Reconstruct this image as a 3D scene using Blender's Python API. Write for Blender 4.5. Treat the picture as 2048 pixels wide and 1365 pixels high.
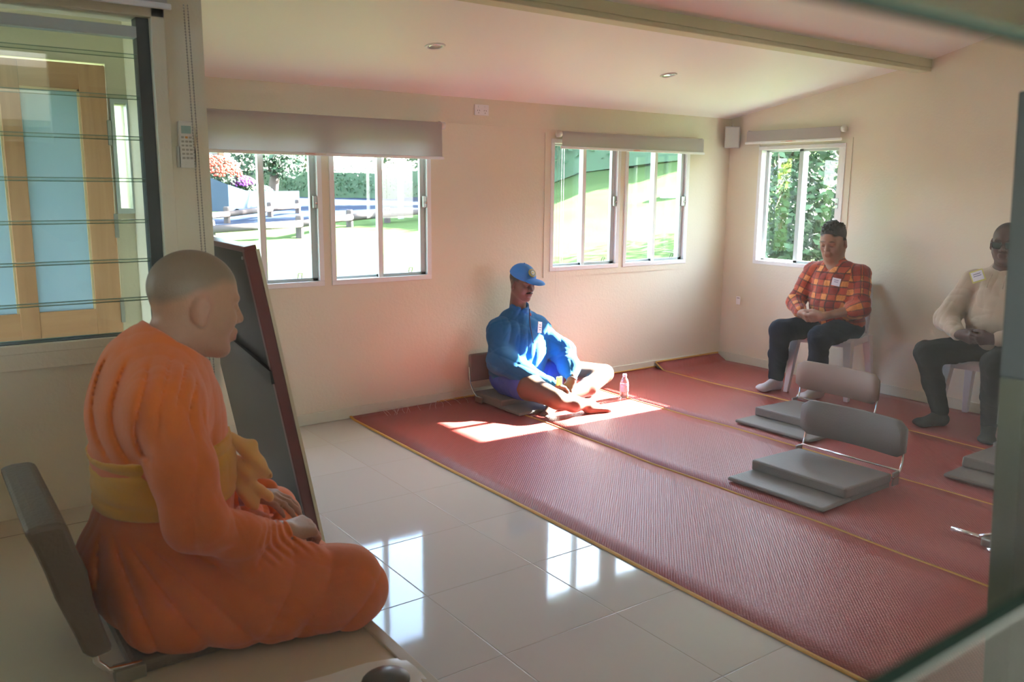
import bpy, bmesh, math, random
import numpy as np
from mathutils import Vector, Matrix

for o in list(bpy.data.objects):
    bpy.data.objects.remove(o, do_unlink=True)
SC = bpy.context.scene
COL = SC.collection
random.seed(7)
rng = np.random.default_rng(7)

# ------------------------------------------------------------------ camera, sky, sun, exposure
CAM_LOC = Vector((0.0, 0.0, 1.5))
_r = Vector((0.81177001, -0.58391401, 0.00859549))
_d = Vector((-0.09667969, -0.14889286, -0.98411582))
_f = Vector((0.57591882, 0.7980447, -0.17731938))
_m = Matrix((_r, -_d, -_f)).transposed().to_4x4()
_m.translation = CAM_LOC
cd = bpy.data.cameras.new('camera')
cam = bpy.data.objects.new('camera', cd)
COL.objects.link(cam)
cam.matrix_world = _m
cd.sensor_width = 36.0
cd.lens = 1698.73 / 2048 * 36.0
cd.clip_start = 0.01
cd.clip_end = 500
cd.dof.use_dof = True
cd.dof.focus_distance = 5.2
cd.dof.aperture_fstop = 6.5
SC.camera = cam

SUN_DIR = Vector((-1.80, 0.06, -1.0)).normalized()      # direction the sunlight travels
w = bpy.data.worlds.new('sky')
SC.world = w
w.use_nodes = True
nt = w.node_tree
bg = nt.nodes['Background']
sky = nt.nodes.new('ShaderNodeTexSky')
sky.sky_type = 'NISHITA'
sky.sun_disc = False
sky.sun_elevation = math.radians(30)
sky.sun_rotation = math.radians(92)
sky.air_density = 1.0
sky.dust_density = 1.5
# broken cloud mixed over the blue
tc = nt.nodes.new('ShaderNodeTexCoord')
nz = nt.nodes.new('ShaderNodeTexNoise'); nz.inputs['Scale'].default_value = 3.0; nz.inputs['Detail'].default_value = 6
rp = nt.nodes.new('ShaderNodeValToRGB'); rp.color_ramp.elements[0].position = .45; rp.color_ramp.elements[1].position = .68
mx = nt.nodes.new('ShaderNodeMix'); mx.data_type = 'RGBA'
nt.links.new(tc.outputs['Generated'], nz.inputs['Vector'])
nt.links.new(nz.outputs['Fac'], rp.inputs['Fac'])
nt.links.new(rp.outputs['Color'], mx.inputs['Factor'])
nt.links.new(sky.outputs['Color'], mx.inputs['A'])
mx.inputs['B'].default_value = (4.2, 4.3, 4.6, 1)
nt.links.new(mx.outputs['Result'], bg.inputs['Color'])
bg.inputs['Strength'].default_value = 1.35
sl = bpy.data.lights.new('sun', 'SUN')
sl.energy = 80.0
sl.angle = math.radians(0.6)
sl.color = (1.0, 0.98, 0.96)
so = bpy.data.objects.new('sun', sl)
COL.objects.link(so)
so.rotation_euler = SUN_DIR.to_track_quat('-Z', 'Y').to_euler()
so.location = (12, 2, 9)

vs = SC.view_settings
vs.view_transform = 'Standard'
vs.look = 'None'
vs.exposure = 1.6
vs.gamma = 1.0
vs.use_curve_mapping = False
try:
    cy = SC.cycles
    cy.use_denoising = True
    cy.denoiser = 'OPENIMAGEDENOISE'
    cy.max_bounces = 12
    cy.diffuse_bounces = 8
    cy.glossy_bounces = 4
    cy.transmission_bounces = 8
    cy.transparent_max_bounces = 16
    cy.volume_bounces = 0
    cy.sample_clamp_indirect = 8.0
    cy.caustics_reflective = False
    cy.caustics_refractive = False
except Exception:
    pass

# portals that guide the sky's light through the room's own window openings (they emit nothing)
def portal(loc, rot, sx, sy):
    l = bpy.data.lights.new('daylight_portal', 'AREA')
    l.shape = 'RECTANGLE'; l.size = sx; l.size_y = sy
    l.cycles.is_portal = True
    o = bpy.data.objects.new('daylight_portal', l); COL.objects.link(o)
    o.location = loc; o.rotation_euler = rot
PI = math.pi
portal((2.2, 5.16, 1.3), (-PI/2, 0, 0), 1.6, 0.95)
portal((4.68, 5.16, 1.35), (-PI/2, 0, 0), 1.5, 0.95)
portal((6.06, 4.28, 1.35), (0, PI/2, 0), 1.0, 0.85)

# ------------------------------------------------------------------ helpers
def tag(o, label=None, cat=None, group=None, kind=None):
    if label: o['label'] = label
    if cat: o['category'] = cat
    if group: o['group'] = group
    if kind: o['kind'] = kind
    return o
def thing(name, label, cat, loc=(0, 0, 0), rz=0.0, group=None):
    o = bpy.data.objects.new(name, None)
    COL.objects.link(o); o.location = loc; o.rotation_euler = (0, 0, rz)
    o.empty_display_size = .1
    return tag(o, label, cat, group)
def link(name, me, mat, parent=None, smooth=False):
    o = bpy.data.objects.new(name, me)
    COL.objects.link(o)
    if mat is not None:
        if isinstance(mat, (list, tuple)):
            for m in mat: me.materials.append(m)
        else: me.materials.append(mat)
    if smooth:
        me.polygons.foreach_set('use_smooth', [True] * len(me.polygons))
    if parent is not None: o.parent = parent
    return o
def meshobj(name, bm, mat, parent=None, smooth=False, bevel=0.0, seg=2, auto=None):
    me = bpy.data.meshes.new(name)
    bm.normal_update()
    bm.to_mesh(me); bm.free()
    o = link(name, me, mat, parent, smooth)
    if bevel > 0:
        md = o.modifiers.new('bevel', 'BEVEL'); md.width = bevel; md.segments = seg; md.limit_method = 'ANGLE'; md.angle_limit = .7
    return o
def add_box(bm, lo, hi, M=None):
    vs_ = []
    for z in (lo[2], hi[2]):
        for x, y in ((lo[0], lo[1]), (hi[0], lo[1]), (hi[0], hi[1]), (lo[0], hi[1])):
            p = Vector((x, y, z))
            vs_.append(bm.verts.new(M @ p if M is not None else p))
    a = vs_
    for f in ((3, 2, 1, 0), (4, 5, 6, 7), (0, 1, 5, 4), (1, 2, 6, 5), (2, 3, 7, 6), (3, 0, 4, 7)):
        bm.faces.new([a[i] for i in f])
def boxes(name, lst, mat, parent=None, bevel=0.0, M=None):
    bm = bmesh.new()
    for lo, hi in lst: add_box(bm, lo, hi, M)
    return meshobj(name, bm, mat, parent, bevel=bevel)
def add_tube(bm, pts, r, n=10, cap=True):
    pts = [Vector(p) for p in pts]
    rs = r if isinstance(r, (list, tuple)) else [r] * len(pts)
    rings = []
    t0 = (pts[1] - pts[0]).normalized()
    up = Vector((0, 0, 1)) if abs(t0.z) < .9 else Vector((1, 0, 0))
    u = t0.cross(up).normalized()
    for i, p in enumerate(pts):
        t = (pts[min(i + 1, len(pts) - 1)] - pts[max(i - 1, 0)]).normalized()
        u = (u - t * u.dot(t)).normalized(); v = t.cross(u)
        rings.append([bm.verts.new(p + (u * math.cos(2 * PI * k / n) + v * math.sin(2 * PI * k / n)) * rs[i]) for k in range(n)])
    for a, b in zip(rings, rings[1:]):
        for k in range(n):
            bm.faces.new((a[k], a[(k + 1) % n], b[(k + 1) % n], b[k]))
    if cap:
        bm.faces.new(rings[0][::-1]); bm.faces.new(rings[-1])
def tube(name, pts, r, mat, parent=None, n=10):
    bm = bmesh.new(); add_tube(bm, pts, r, n)
    return meshobj(name, bm, mat, parent, smooth=True)
def add_lathe(bm, prof, c=(0, 0, 0), n=24, M=None):
    rings = []
    for r, z in prof:
        ring = []
        for k in range(n):
            p = Vector((c[0] + r * math.cos(2 * PI * k / n), c[1] + r * math.sin(2 * PI * k / n), c[2] + z))
            ring.append(bm.verts.new(M @ p if M is not None else p))
        rings.append(ring)
    for a, b in zip(rings, rings[1:]):
        for k in range(n):
            bm.faces.new((a[k], a[(k + 1) % n], b[(k + 1) % n], b[k]))
    bm.faces.new(rings[0][::-1]); bm.faces.new(rings[-1])
def add_prism(bm, poly, ax, lo, hi):
    """poly of (a,b) in the plane normal to axis ax, extruded lo..hi"""
    def P(a, b, c):
        return {0: (c, a, b), 1: (a, c, b), 2: (a, b, c)}[ax]
    A = [bm.verts.new(P(a, b, lo)) for a, b in poly]; B = [bm.verts.new(P(a, b, hi)) for a, b in poly]
    n = len(poly)
    fs = [bm.faces.new(A[::-1]), bm.faces.new(B)]
    for i in range(n): fs.append(bm.faces.new((A[i], A[(i + 1) % n], B[(i + 1) % n], B[i])))
    bmesh.ops.recalc_face_normals(bm, faces=fs)

# ---- materials
def N(nt, t, **kw):
    n = nt.nodes.new(t)
    for k, v in kw.items():
        if k in n.inputs: n.inputs[k].default_value = v
        else: setattr(n, k, v)
    return n
def mat(name, col, rough=.6, var=0.0, vscale=8.0, bump=0.0, bscale=200.0, metal=0.0, spec=.5, trans=0.0, sheen=0.0, vstretch=(1, 1, 1), coat=0.0, sub=0.0):
    m = bpy.data.materials.new(name); m.use_nodes = True
    nt = m.node_tree; b = nt.nodes['Principled BSDF']
    b.inputs['Base Color'].default_value = (*col, 1); b.inputs['Roughness'].default_value = rough
    b.inputs['Metallic'].default_value = metal; b.inputs['Specular IOR Level'].default_value = spec
    b.inputs['Transmission Weight'].default_value = trans; b.inputs['Sheen Weight'].default_value = sheen
    b.inputs['Coat Weight'].default_value = coat
    if sub:
        b.inputs['Subsurface Weight'].default_value = sub; b.inputs['Subsurface Radius'].default_value = (.02, .008, .004); b.inputs['Subsurface Scale'].default_value = .5
    tcn = N(nt, 'ShaderNodeTexCoord'); mp = N(nt, 'ShaderNodeMapping'); mp.inputs['Scale'].default_value = vstretch
    nt.links.new(tcn.outputs['Object'], mp.inputs['Vector'])
    if var > 0:
        nz = N(nt, 'ShaderNodeTexNoise', Scale=vscale, Detail=5.0)
        nt.links.new(mp.outputs['Vector'], nz.inputs['Vector'])
        hs = N(nt, 'ShaderNodeHueSaturation'); hs.inputs['Color'].default_value = (*col, 1)
        mr = N(nt, 'ShaderNodeMapRange'); mr.inputs['To Min'].default_value = 1 - var; mr.inputs['To Max'].default_value = 1 + var
        nt.links.new(nz.outputs['Fac'], mr.inputs['Value']); nt.links.new(mr.outputs['Result'], hs.inputs['Value'])
        nt.links.new(hs.outputs['Color'], b.inputs['Base Color'])
    if bump > 0:
        nb = N(nt, 'ShaderNodeTexNoise', Scale=bscale, Detail=3.0)
        nt.links.new(mp.outputs['Vector'], nb.inputs['Vector'])
        bp = N(nt, 'ShaderNodeBump', Strength=bump, Distance=.01)
        nt.links.new(nb.outputs['Fac'], bp.inputs['Height']); nt.links.new(bp.outputs['Normal'], b.inputs['Normal'])
    return m
def vcol_mat(name, rough=.6, bump=0.0, bscale=200., sheen=0.0, spec=.4, sub=0.0, fine=.06):
    m = mat(name, (.5, .5, .5), rough, 0, 8, bump, bscale, spec=spec, sheen=sheen, sub=sub)
    nt = m.node_tree; b = nt.nodes['Principled BSDF']
    at = N(nt, 'ShaderNodeAttribute'); at.attribute_name = 'col'
    tcn = N(nt, 'ShaderNodeTexCoord')
    nz = N(nt, 'ShaderNodeTexNoise', Scale=90.0, Detail=3.0)
    nt.links.new(tcn.outputs['Object'], nz.inputs['Vector'])
    mr = N(nt, 'ShaderNodeMapRange'); mr.inputs['To Min'].default_value = 1 - fine; mr.inputs['To Max'].default_value = 1 + fine
    hs = N(nt, 'ShaderNodeHueSaturation')
    nt.links.new(nz.outputs['Fac'], mr.inputs['Value']); nt.links.new(mr.outputs['Result'], hs.inputs['Value'])
    nt.links.new(at.outputs['Color'], hs.inputs['Color']); nt.links.new(hs.outputs['Color'], b.inputs['Base Color'])
    return m
def glass_mat(name, tint=(1, 1, 1), refl=1.0, rough=0.0, haze=0.0):
    """thin pane: transparent with fresnel mirror, a little dusty"""
    m = bpy.data.materials.new(name); m.use_nodes = True; nt = m.node_tree; nt.nodes.clear()
    out = N(nt, 'ShaderNodeOutputMaterial'); t = N(nt, 'ShaderNodeBsdfTransparent'); t.inputs['Color'].default_value = (*tint, 1)
    g = N(nt, 'ShaderNodeBsdfGlossy'); g.inputs['Roughness'].default_value = rough
    fr = N(nt, 'ShaderNodeFresnel')
    gg = N(nt, 'ShaderNodeNewGeometry'); ir = N(nt, 'ShaderNodeMapRange'); ir.inputs['To Min'].default_value = 1.45; ir.inputs['To Max'].default_value = 1 / 1.45
    nt.links.new(gg.outputs['Backfacing'], ir.inputs['Value']); nt.links.new(ir.outputs['Result'], fr.inputs['IOR'])
    mm = N(nt, 'ShaderNodeMath', operation='MULTIPLY'); mm.inputs[1].default_value = refl
    mxs = N(nt, 'ShaderNodeMixShader')
    nt.links.new(fr.outputs['Fac'], mm.inputs[0]); nt.links.new(mm.outputs[0], mxs.inputs['Fac'])
    last = t
    if haze > 0:
        df = N(nt, 'ShaderNodeBsdfTranslucent'); df.inputs['Color'].default_value = (.9, .9, .88, 1)
        m2 = N(nt, 'ShaderNodeMixShader'); m2.inputs['Fac'].default_value = haze
        nt.links.new(t.outputs[0], m2.inputs[1]); nt.links.new(df.outputs[0], m2.inputs[2]); last = m2
    nt.links.new(last.outputs[0], mxs.inputs[1]); nt.links.new(g.outputs[0], mxs.inputs[2])
    nt.links.new(mxs.outputs[0], out.inputs['Surface'])
    return m

M_wall = mat('cream_paint', (.73, .68, .545), .62, .03, 1.2, .15, 60)
M_ceil = mat('ceiling_paint', (.84, .84, .81), .55, .02, 1.0)
M_beam = mat('beam_paint', (.58, .57, .38), .6, .03, 2.0)
M_white = mat('white_aluminium', (.80, .80, .82), .35, .01)
M_alu = mat('grey_aluminium', (.50, .56, .56), .4, .03)
M_dark = mat('black_channel', (.03, .035, .035), .5)
M_chrome = mat('chrome', (.75, .75, .76), .12, metal=1.0)
M_steel = mat('brushed_steel', (.35, .36, .34), .35, metal=1.0)
M_blind = mat('blind_fabric', (.60, .55, .54), .9, .05, 40, .3, 700, vstretch=(1, 1, 6))
_nt = M_blind.node_tree; _t = N(_nt, 'ShaderNodeBsdfTranslucent'); _t.inputs['Color'].default_value = (.62, .60, .60, 1)
_x = N(_nt, 'ShaderNodeMixShader'); _x.inputs['Fac'].default_value = .38
_nt.links.new(_nt.nodes['Principled BSDF'].outputs[0], _x.inputs[1]); _nt.links.new(_t.outputs[0], _x.inputs[2]); _nt.links.new(_x.outputs[0], _nt.nodes['Material Output'].inputs['Surface'])
M_plastic = mat('white_plastic', (.74, .72, .66), .4)
M_glass = glass_mat('window_glass', (.96, .99, .97), 1.0)
M_louvre = glass_mat('louvre_glass', (.93, .965, .94), 1.0)
M_black = mat('black_rubber', (.02, .02, .02), .6)

# tile floor
def tile_material():
    m = bpy.data.materials.new('glazed_floor_tile'); m.use_nodes = True; nt = m.node_tree; b = nt.nodes['Principled BSDF']
    geo = N(nt, 'ShaderNodeNewGeometry'); sp = N(nt, 'ShaderNodeSeparateXYZ'); nt.links.new(geo.outputs['Position'], sp.inputs[0])
    ds = []
    ids = []
    for ax, off, per in (('X', 1.4745, .4905), ('Y', 2.0745, .4935)):
        a = N(nt, 'ShaderNodeMath', operation='SUBTRACT'); a.inputs[1].default_value = off; nt.links.new(sp.outputs[ax], a.inputs[0])
        d = N(nt, 'ShaderNodeMath', operation='DIVIDE'); d.inputs[1].default_value = per; nt.links.new(a.outputs[0], d.inputs[0])
        fl = N(nt, 'ShaderNodeMath', operation='FLOOR'); nt.links.new(d.outputs[0], fl.inputs[0]); ids.append(fl)
        pp = N(nt, 'ShaderNodeMath', operation='PINGPONG'); pp.inputs[1].default_value = .5; nt.links.new(d.outputs[0], pp.inputs[0])
        ds.append(pp)
    mn = N(nt, 'ShaderNodeMath', operation='MINIMUM'); nt.links.new(ds[0].outputs[0], mn.inputs[0]); nt.links.new(ds[1].outputs[0], mn.inputs[1])
    mr = N(nt, 'ShaderNodeMapRange'); mr.inputs['From Min'].default_value = .003; mr.inputs['From Max'].default_value = .007
    nt.links.new(mn.outputs[0], mr.inputs['Value'])
    cb = N(nt, 'ShaderNodeCombineXYZ'); nt.links.new(ids[0].outputs[0], cb.inputs[0]); nt.links.new(ids[1].outputs[0], cb.inputs[1])
    wn = N(nt, 'ShaderNodeTexWhiteNoise'); nt.links.new(cb.outputs[0], wn.inputs['Vector'])
    hv = N(nt, 'ShaderNodeMapRange'); hv.inputs['To Min'].default_value = .97; hv.inputs['To Max'].default_value = 1.03; nt.links.new(wn.outputs['Value'], hv.inputs['Value'])
    hs = N(nt, 'ShaderNodeHueSaturation'); hs.inputs['Color'].default_value = (.50, .475, .45, 1); nt.links.new(hv.outputs['Result'], hs.inputs['Value'])
    mxn = N(nt, 'ShaderNodeMix', data_type='RGBA'); mxn.inputs['A'].default_value = (.30, .26, .21, 1)
    nt.links.new(mr.outputs['Result'], mxn.inputs['Factor']); nt.links.new(hs.outputs['Color'], mxn.inputs['B'])
    nt.links.new(mxn.outputs['Result'], b.inputs['Base Color'])
    rr = N(nt, 'ShaderNodeMapRange'); rr.inputs['To Min'].default_value = .6; rr.inputs['To Max'].default_value = .06
    nt.links.new(mr.outputs['Result'], rr.inputs['Value']); nt.links.new(rr.outputs['Result'], b.inputs['Roughness'])
    nz = N(nt, 'ShaderNodeTexNoise', Scale=5.0, Detail=2.0); nt.links.new(geo.outputs['Position'], nz.inputs['Vector'])
    ad = N(nt, 'ShaderNodeMath', operation='MULTIPLY_ADD'); ad.inputs[1].default_value = .35; nt.links.new(mr.outputs['Result'], ad.inputs[2]); nt.links.new(nz.outputs['Fac'], ad.inputs[0])
    bp = N(nt, 'ShaderNodeBump', Strength=.35, Distance=.002); nt.links.new(ad.outputs[0], bp.inputs['Height']); nt.links.new(bp.outputs['Normal'], b.inputs['Normal'])
    b.inputs['Specular IOR Level'].default_value = .42
    return m
M_tile = tile_material()

def weave_material(name, c1, c2):
    """plastic woven mat: fine diagonal herringbone of raised strands"""
    m = bpy.data.materials.new(name); m.use_nodes = True; nt = m.node_tree; b = nt.nodes['Principled BSDF']
    tcn = N(nt, 'ShaderNodeTexCoord')
    mp = N(nt, 'ShaderNodeMapping'); mp.inputs['Rotation'].default_value = (0, 0, math.radians(45)); nt.links.new(tcn.outputs['Object'], mp.inputs['Vector'])
    w1 = N(nt, 'ShaderNodeTexWave', Scale=30.0, Distortion=.3); w1.bands_direction = 'X'
    w2 = N(nt, 'ShaderNodeTexWave', Scale=30.0, Distortion=.3); w2.bands_direction = 'Y'
    nt.links.new(mp.outputs['Vector'], w1.inputs['Vector']); nt.links.new(mp.outputs['Vector'], w2.inputs['Vector'])
    mu = N(nt, 'ShaderNodeMath', operation='MULTIPLY'); nt.links.new(w1.outputs['Fac'], mu.inputs[0]); nt.links.new(w2.outputs['Fac'], mu.inputs[1])
    mxn = N(nt, 'ShaderNodeMix', data_type='RGBA'); mxn.inputs['A'].default_value = (*c2, 1); mxn.inputs['B'].default_value = (*c1, 1)
    nt.links.new(mu.outputs[0], mxn.inputs['Factor']); nt.links.new(mxn.outputs['Result'], b.inputs['Base Color'])
    bp = N(nt, 'ShaderNodeBump', Strength=.5, Distance=.003); nt.links.new(mu.outputs[0], bp.inputs['Height']); nt.links.new(bp.outputs['Normal'], b.inputs['Normal'])
    b.inputs['Roughness'].default_value = .38
    b.inputs['Specular IOR Level'].default_value = .55
    return m
M_mat = weave_material('red_woven_mat', (.42, .070, .055), (.31, .042, .036))
M_bind = mat('yellow_binding', (.62, .33, .06), .7, .1, 60, .3, 400)

def wood(name, c1, c2, scale=(1, 1, .08), s=14):
    m = bpy.data.materials.new(name); m.use_nodes = True; nt = m.node_tree; b = nt.nodes['Principled BSDF']
    tcn = N(nt, 'ShaderNodeTexCoord'); mp = N(nt, 'ShaderNodeMapping'); mp.inputs['Scale'].default_value = scale
    nt.links.new(tcn.outputs['Object'], mp.inputs['Vector'])
    nz = N(nt, 'ShaderNodeTexNoise', Scale=float(s), Detail=6.0, Distortion=.6); nt.links.new(mp.outputs['Vector'], nz.inputs['Vector'])
    r = N(nt, 'ShaderNodeValToRGB'); r.color_ramp.elements[0].position = .35; r.color_ramp.elements[0].color = (*c2, 1); r.color_ramp.elements[1].position = .65; r.color_ramp.elements[1].color = (*c1, 1)
    nt.links.new(nz.outputs['Fac'], r.inputs['Fac']); nt.links.new(r.outputs['Color'], b.inputs['Base Color']); b.inputs['Roughness'].default_value = .45
    return m
M_oak = wood('varnished_oak', (.62, .34, .18), (.47, .24, .115))
# ------------------------------------------------------------------ the room
def struct(o): o['kind'] = 'structure'; return o
XR, YF = 5.92, 5.01
def wall(name, axis, lo, hi, u0, u1, z0, z1, holes=(), m=None, seam=None):
    """axis: the wall's normal axis (0 or 1); lo..hi its thickness; u the other axis"""
    us = sorted({u0, u1, *[v for h in holes for v in h[:2]]}); zs = sorted({z0, z1, *[v for h in holes for v in h[2:]]})
    bm = bmesh.new()
    for a, b in zip(us, us[1:]):
        for c, d in zip(zs, zs[1:]):
            cu, cz = (a + b) / 2, (c + d) / 2
            if any(h[0] < cu < h[1] and h[2] < cz < h[3] for h in holes): continue
            if axis == 1: add_box(bm, (a, lo, c), (b, hi, d))
            else: add_box(bm, (lo, a, c), (hi, b, d))
    bmesh.ops.remove_doubles(bm, verts=bm.verts, dist=1e-5)
    # drop the faces two cells share
    dup = {}
    for f in bm.faces:
        dup.setdefault(tuple(sorted(v.index for v in f.verts)), []).append(f)
    bm.verts.index_update()
    dup = {}
    for f in bm.faces: dup.setdefault(tuple(sorted(v.index for v in f.verts)), []).append(f)
    bmesh.ops.delete(bm, geom=[f for k in dup.values() if len(k) > 1 for f in k], context='FACES_ONLY')
    return struct(meshobj(name, bm, m or M_wall))

fl = struct(boxes('floor', [((-1.6, .17, -.1), (XR, YF, 0))], M_tile))
H1 = (1.42, 2.93, .885, 1.86); H2 = (3.95, 5.42, .885, 1.86)
wall('wall_far', 1, YF, YF + .13, .83, XR, 0, 2.10, [H1, H2])
H3 = (3.88, 4.69, .885, 1.86)
wr = wall('wall_right', 0, XR, XR + .13, .04, YF + .13, 0, 2.9, [H3])
HL = (-1.2, .755, .975, 2.05)
wall('wall_louvre', 1, 3.14, 3.26, -1.6, .93, 0, 2.5, [HL])
wall('wall_return', 0, .83, .93, 3.26, YF, 0, 2.35)
HN = (-.2, .9, 1.2, 1.8); HD = (4.9, 5.6, 1.1, 1.8)  # HD: unseen opening added to let daylight in; HN narrowed to dim the dais
wall('wall_near', 1, .05, .17, -1.6, XR, 0, 2.5, [HN, HD])
wall('wall_left', 0, -1.72, -1.6, .05, 3.26, -.1, 2.6)
# porch beyond the louvres
wall('wall_porch', 1, 3.9, 4.02, -1.6, .83, 0, 2.5, [(-.12, .755, 0, 1.985), (.775, .825, 1.40, 1.83)])
# ceiling: rises from the far wall to the ridge, then falls to the near wall
bm = bmesh.new()
zc = lambda y: 2.10 + .17 * (YF - y) if y > 3.33 else (2.385 + .26 * (3.33 - y) if y > 1.7 else 2.81 - .22 * (1.7 - y))
ys = [YF, 3.33, 1.7, .17]
prof = [(y, zc(y)) for y in ys] + [(y, zc(y) + .08) for y in ys[::-1]]
add_prism(bm, prof, 0, -1.6, XR)
struct(meshobj('ceiling', bm, M_ceil))
# roof over the room keeps sun off the ceiling joints; long near eave added as shade
bm = bmesh.new()
add_prism(bm, [(YF + .45, 2.13), (3.33, 2.50), (1.7, 2.95), (-3.2, 2.25), (-3.2, 2.20), (1.7, 2.90), (3.33, 2.47), (YF + .45, 2.10)], 0, -1.9, XR + .25)
struct(meshobj('roof', bm, mat('roof_sheet', (.35, .38, .36), .5)))
# ceiling beam with a moulding along the top and a groove near its foot
bm = bmesh.new()
add_prism(bm, [(3.28, 2.318), (3.38, 2.318), (3.38, 2.41), (3.28, 2.45)], 0, .2, XR)
add_box(bm, (.2, 3.272, 2.345), (XR, 3.28, 2.43)); add_box(bm, (.2, 3.265, 2.452), (XR, 3.30, 2.475))
add_box(bm, (.2, 3.274, 2.318), (XR, 3.28, 2.34))
struct(meshobj('trim_1', bm, M_beam, bevel=.003))
# skirting boards
sk = mat('skirting_paint', (.66, .64, .52), .5, .05, 3)
struct(boxes('baseboard_far', [((.93, YF - .014, 0), (XR, YF, .075))], sk, bevel=.004))
struct(boxes('baseboard_right', [((XR - .014, .2, 0), (XR, YF - .014, .075))], sk, bevel=.004))
# cover strip along the far wall above the windows, corner strip
struct(boxes('trim_2', [((3.0, YF - .006, 1.925), (XR, YF, 1.937))], M_wall))
struct(boxes('trim_3', [((3.895, YF - .006, .84), (5.47, YF, .885)), ((3.895, YF - .006, .885), (3.95, YF, 1.90))], M_wall))
struct(boxes('trim_4', [((XR - .006, 3.83, .84), (XR, 4.73, .885)), ((XR - .006, 3.83, .885), (XR, 3.88, 1.90)), ((XR - .006, 4.69, .885), (XR, 4.73, 1.90))], M_wall))

# ---- sliding windows
def slider(name, axis, u0, u1, z0, z1, wallpos, flip=False, hook=True):
    """a two-pane sliding window; u runs to the right as seen from the room; wallpos = room face of the wall"""
    def P(u, d, z):                       # d: depth into the wall
        return (u, wallpos + d, z) if axis == 1 else (wallpos + d, u, z)
    def bx(a, b):
        p, q = P(*a), P(*b)
        return (tuple(min(i, j) for i, j in zip(p, q)), tuple(max(i, j) for i, j in zip(p, q)))
    e = tag(bpy.data.objects.new(name, None), kind='structure'); COL.objects.link(e)
    f = .032
    boxes('frame', [bx((u0, -.012, z0), (u1, .09, z0 + f)), bx((u0, -.012, z1 - f), (u1, .09, z1)), bx((u0, -.012, z0 + f), (u0 + f, .09, z1 - f)), bx((u1 - f, -.012, z0 + f), (u1, .09, z1 - f))], M_white, e, bevel=.003)
    c = (u0 + u1) / 2
    s = .028
    lo, hi = z0 + f, z1 - f
    a0, a1 = u0 + f, c + .02       # far pane (fixed, outer track)
    b0, b1 = c - .025, u1 - f      # near pane (sliding, inner track)
    if flip: a0, a1, b0, b1 = c - .02, u1 - f, u0 + f, c + .025
    boxes('fixed_sash', [bx((a0, .055, lo), (a0 + .012, .078, hi)), bx((a1 - s, .055, lo), (a1, .078, hi)), bx((a0, .055, lo), (a1, .078, lo + .015)), bx((a0, .055, hi - .015), (a1, .078, hi))], M_alu, e, bevel=.002)
    sash = boxes('sliding_sash', [bx((b0, .018, lo), (b0 + s + .012, .045, hi)), bx((b1 - s - .01, .018, lo), (b1, .045, hi)), bx((b0, .018, lo), (b1, .045, lo + .02)), bx((b0, .018, hi - .02), (b1, .045, hi))], M_alu, e, bevel=.002)
    boxes('stile_cap', [bx(((b0 if not flip else b0 + .01), .010, lo), ((b0 + .032) if not flip else b0 + .04, .018, hi))], M_white, e)
    boxes('pane', [bx((a0 + .012, .064, lo + .015), (a1 - s, .069, hi - .015))], M_glass, e)
    boxes('pane', [bx((b0 + s + .012, .029, lo + .02), (b1 - s - .01, .034, hi - .02))], M_glass, e)
    lz = z0 + .52
    lu = b1 - .012 if not flip else b0 + .02
    lt = boxes('latch', [bx((lu - .014, -.004, lz - .038), (lu + .014, .018, lz + .038))], M_steel, e, bevel=.002)
    bm = bmesh.new(); p = Vector(P(lu + .004, -.012, lz - .005)); add_tube(bm, [p, p + Vector(P(0, .012, 0)) - Vector(P(0, 0, 0))], .008, 10)
    k = meshobj('latch_knob', bm, M_chrome, lt, smooth=True)
    if hook:
        hu = (b0 + b1) / 2 + .06
        q = [P(hu - .012, .022, lo + .018), P(hu - .012, .008, lo + .052), P(hu + .012, .008, lo + .052), P(hu + .012, .022, lo + .018)]
        tube('pull_hook', q, .0022, M_dark, e, 6)
    return e
slider('window_1', 1, 1.42, 2.155, .885, 1.86, YF)
slider('window_2', 1, 2.205, 2.93, .885, 1.86, YF)
slider('window_3', 1, 3.95, 4.645, .885, 1.86, YF)
slider('window_4', 1, 4.695, 5.42, .885, 1.86, YF)
slider('window_5', 0, 4.69, 3.88, .885, 1.86, XR) if False else None
# right-wall window: seen from the room its right side is at the smaller Y
e5 = slider('window_5', 0, 3.88, 4.69, .885, 1.86, XR, flip=True, hook=False)
# posts between the paired units
struct(boxes('trim_5', [((2.155, YF - .004, .885), (2.205, YF + .12, 1.86))], M_wall))
struct(boxes('trim_6', [((4.645, YF - .004, .885), (4.695, YF + .12, 1.86))], M_wall))

# ---- louvre window beside the dais (black channels, thin green glass blades, cream architrave)
e = tag(bpy.data.objects.new('window_6', None), kind='structure'); COL.objects.link(e)
boxes('architrave', [((-1.26, 3.122, .90), (.82, 3.14, .975)), ((-1.26, 3.118, .955), (.80, 3.14, .985)), ((.755, 3.118, .985), (.80, 3.14, 2.12)), ((-1.26, 3.118, 2.05), (.80, 3.14, 2.12))], M_wall, e, bevel=.003)
boxes('sill_line', [((-1.2, 3.135, .975), (.755, 3.2, .988))], M_dark, e)
boxes('channel', [((.715, 3.15, .988), (.755, 3.21, 2.05)), ((-1.2, 3.15, .988), (-1.16, 3.21, 2.05))], M_dark, e)
boxes('head_frame', [((-1.16, 3.15, 1.985), (.715, 3.2, 2.02))], M_alu, e)
bz = [.99, 1.10, 1.235, 1.37, 1.51, 1.65, 1.785, 1.92]
M_edge = mat('green_glass_edge', (.16, .24, .18), .2)
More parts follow.
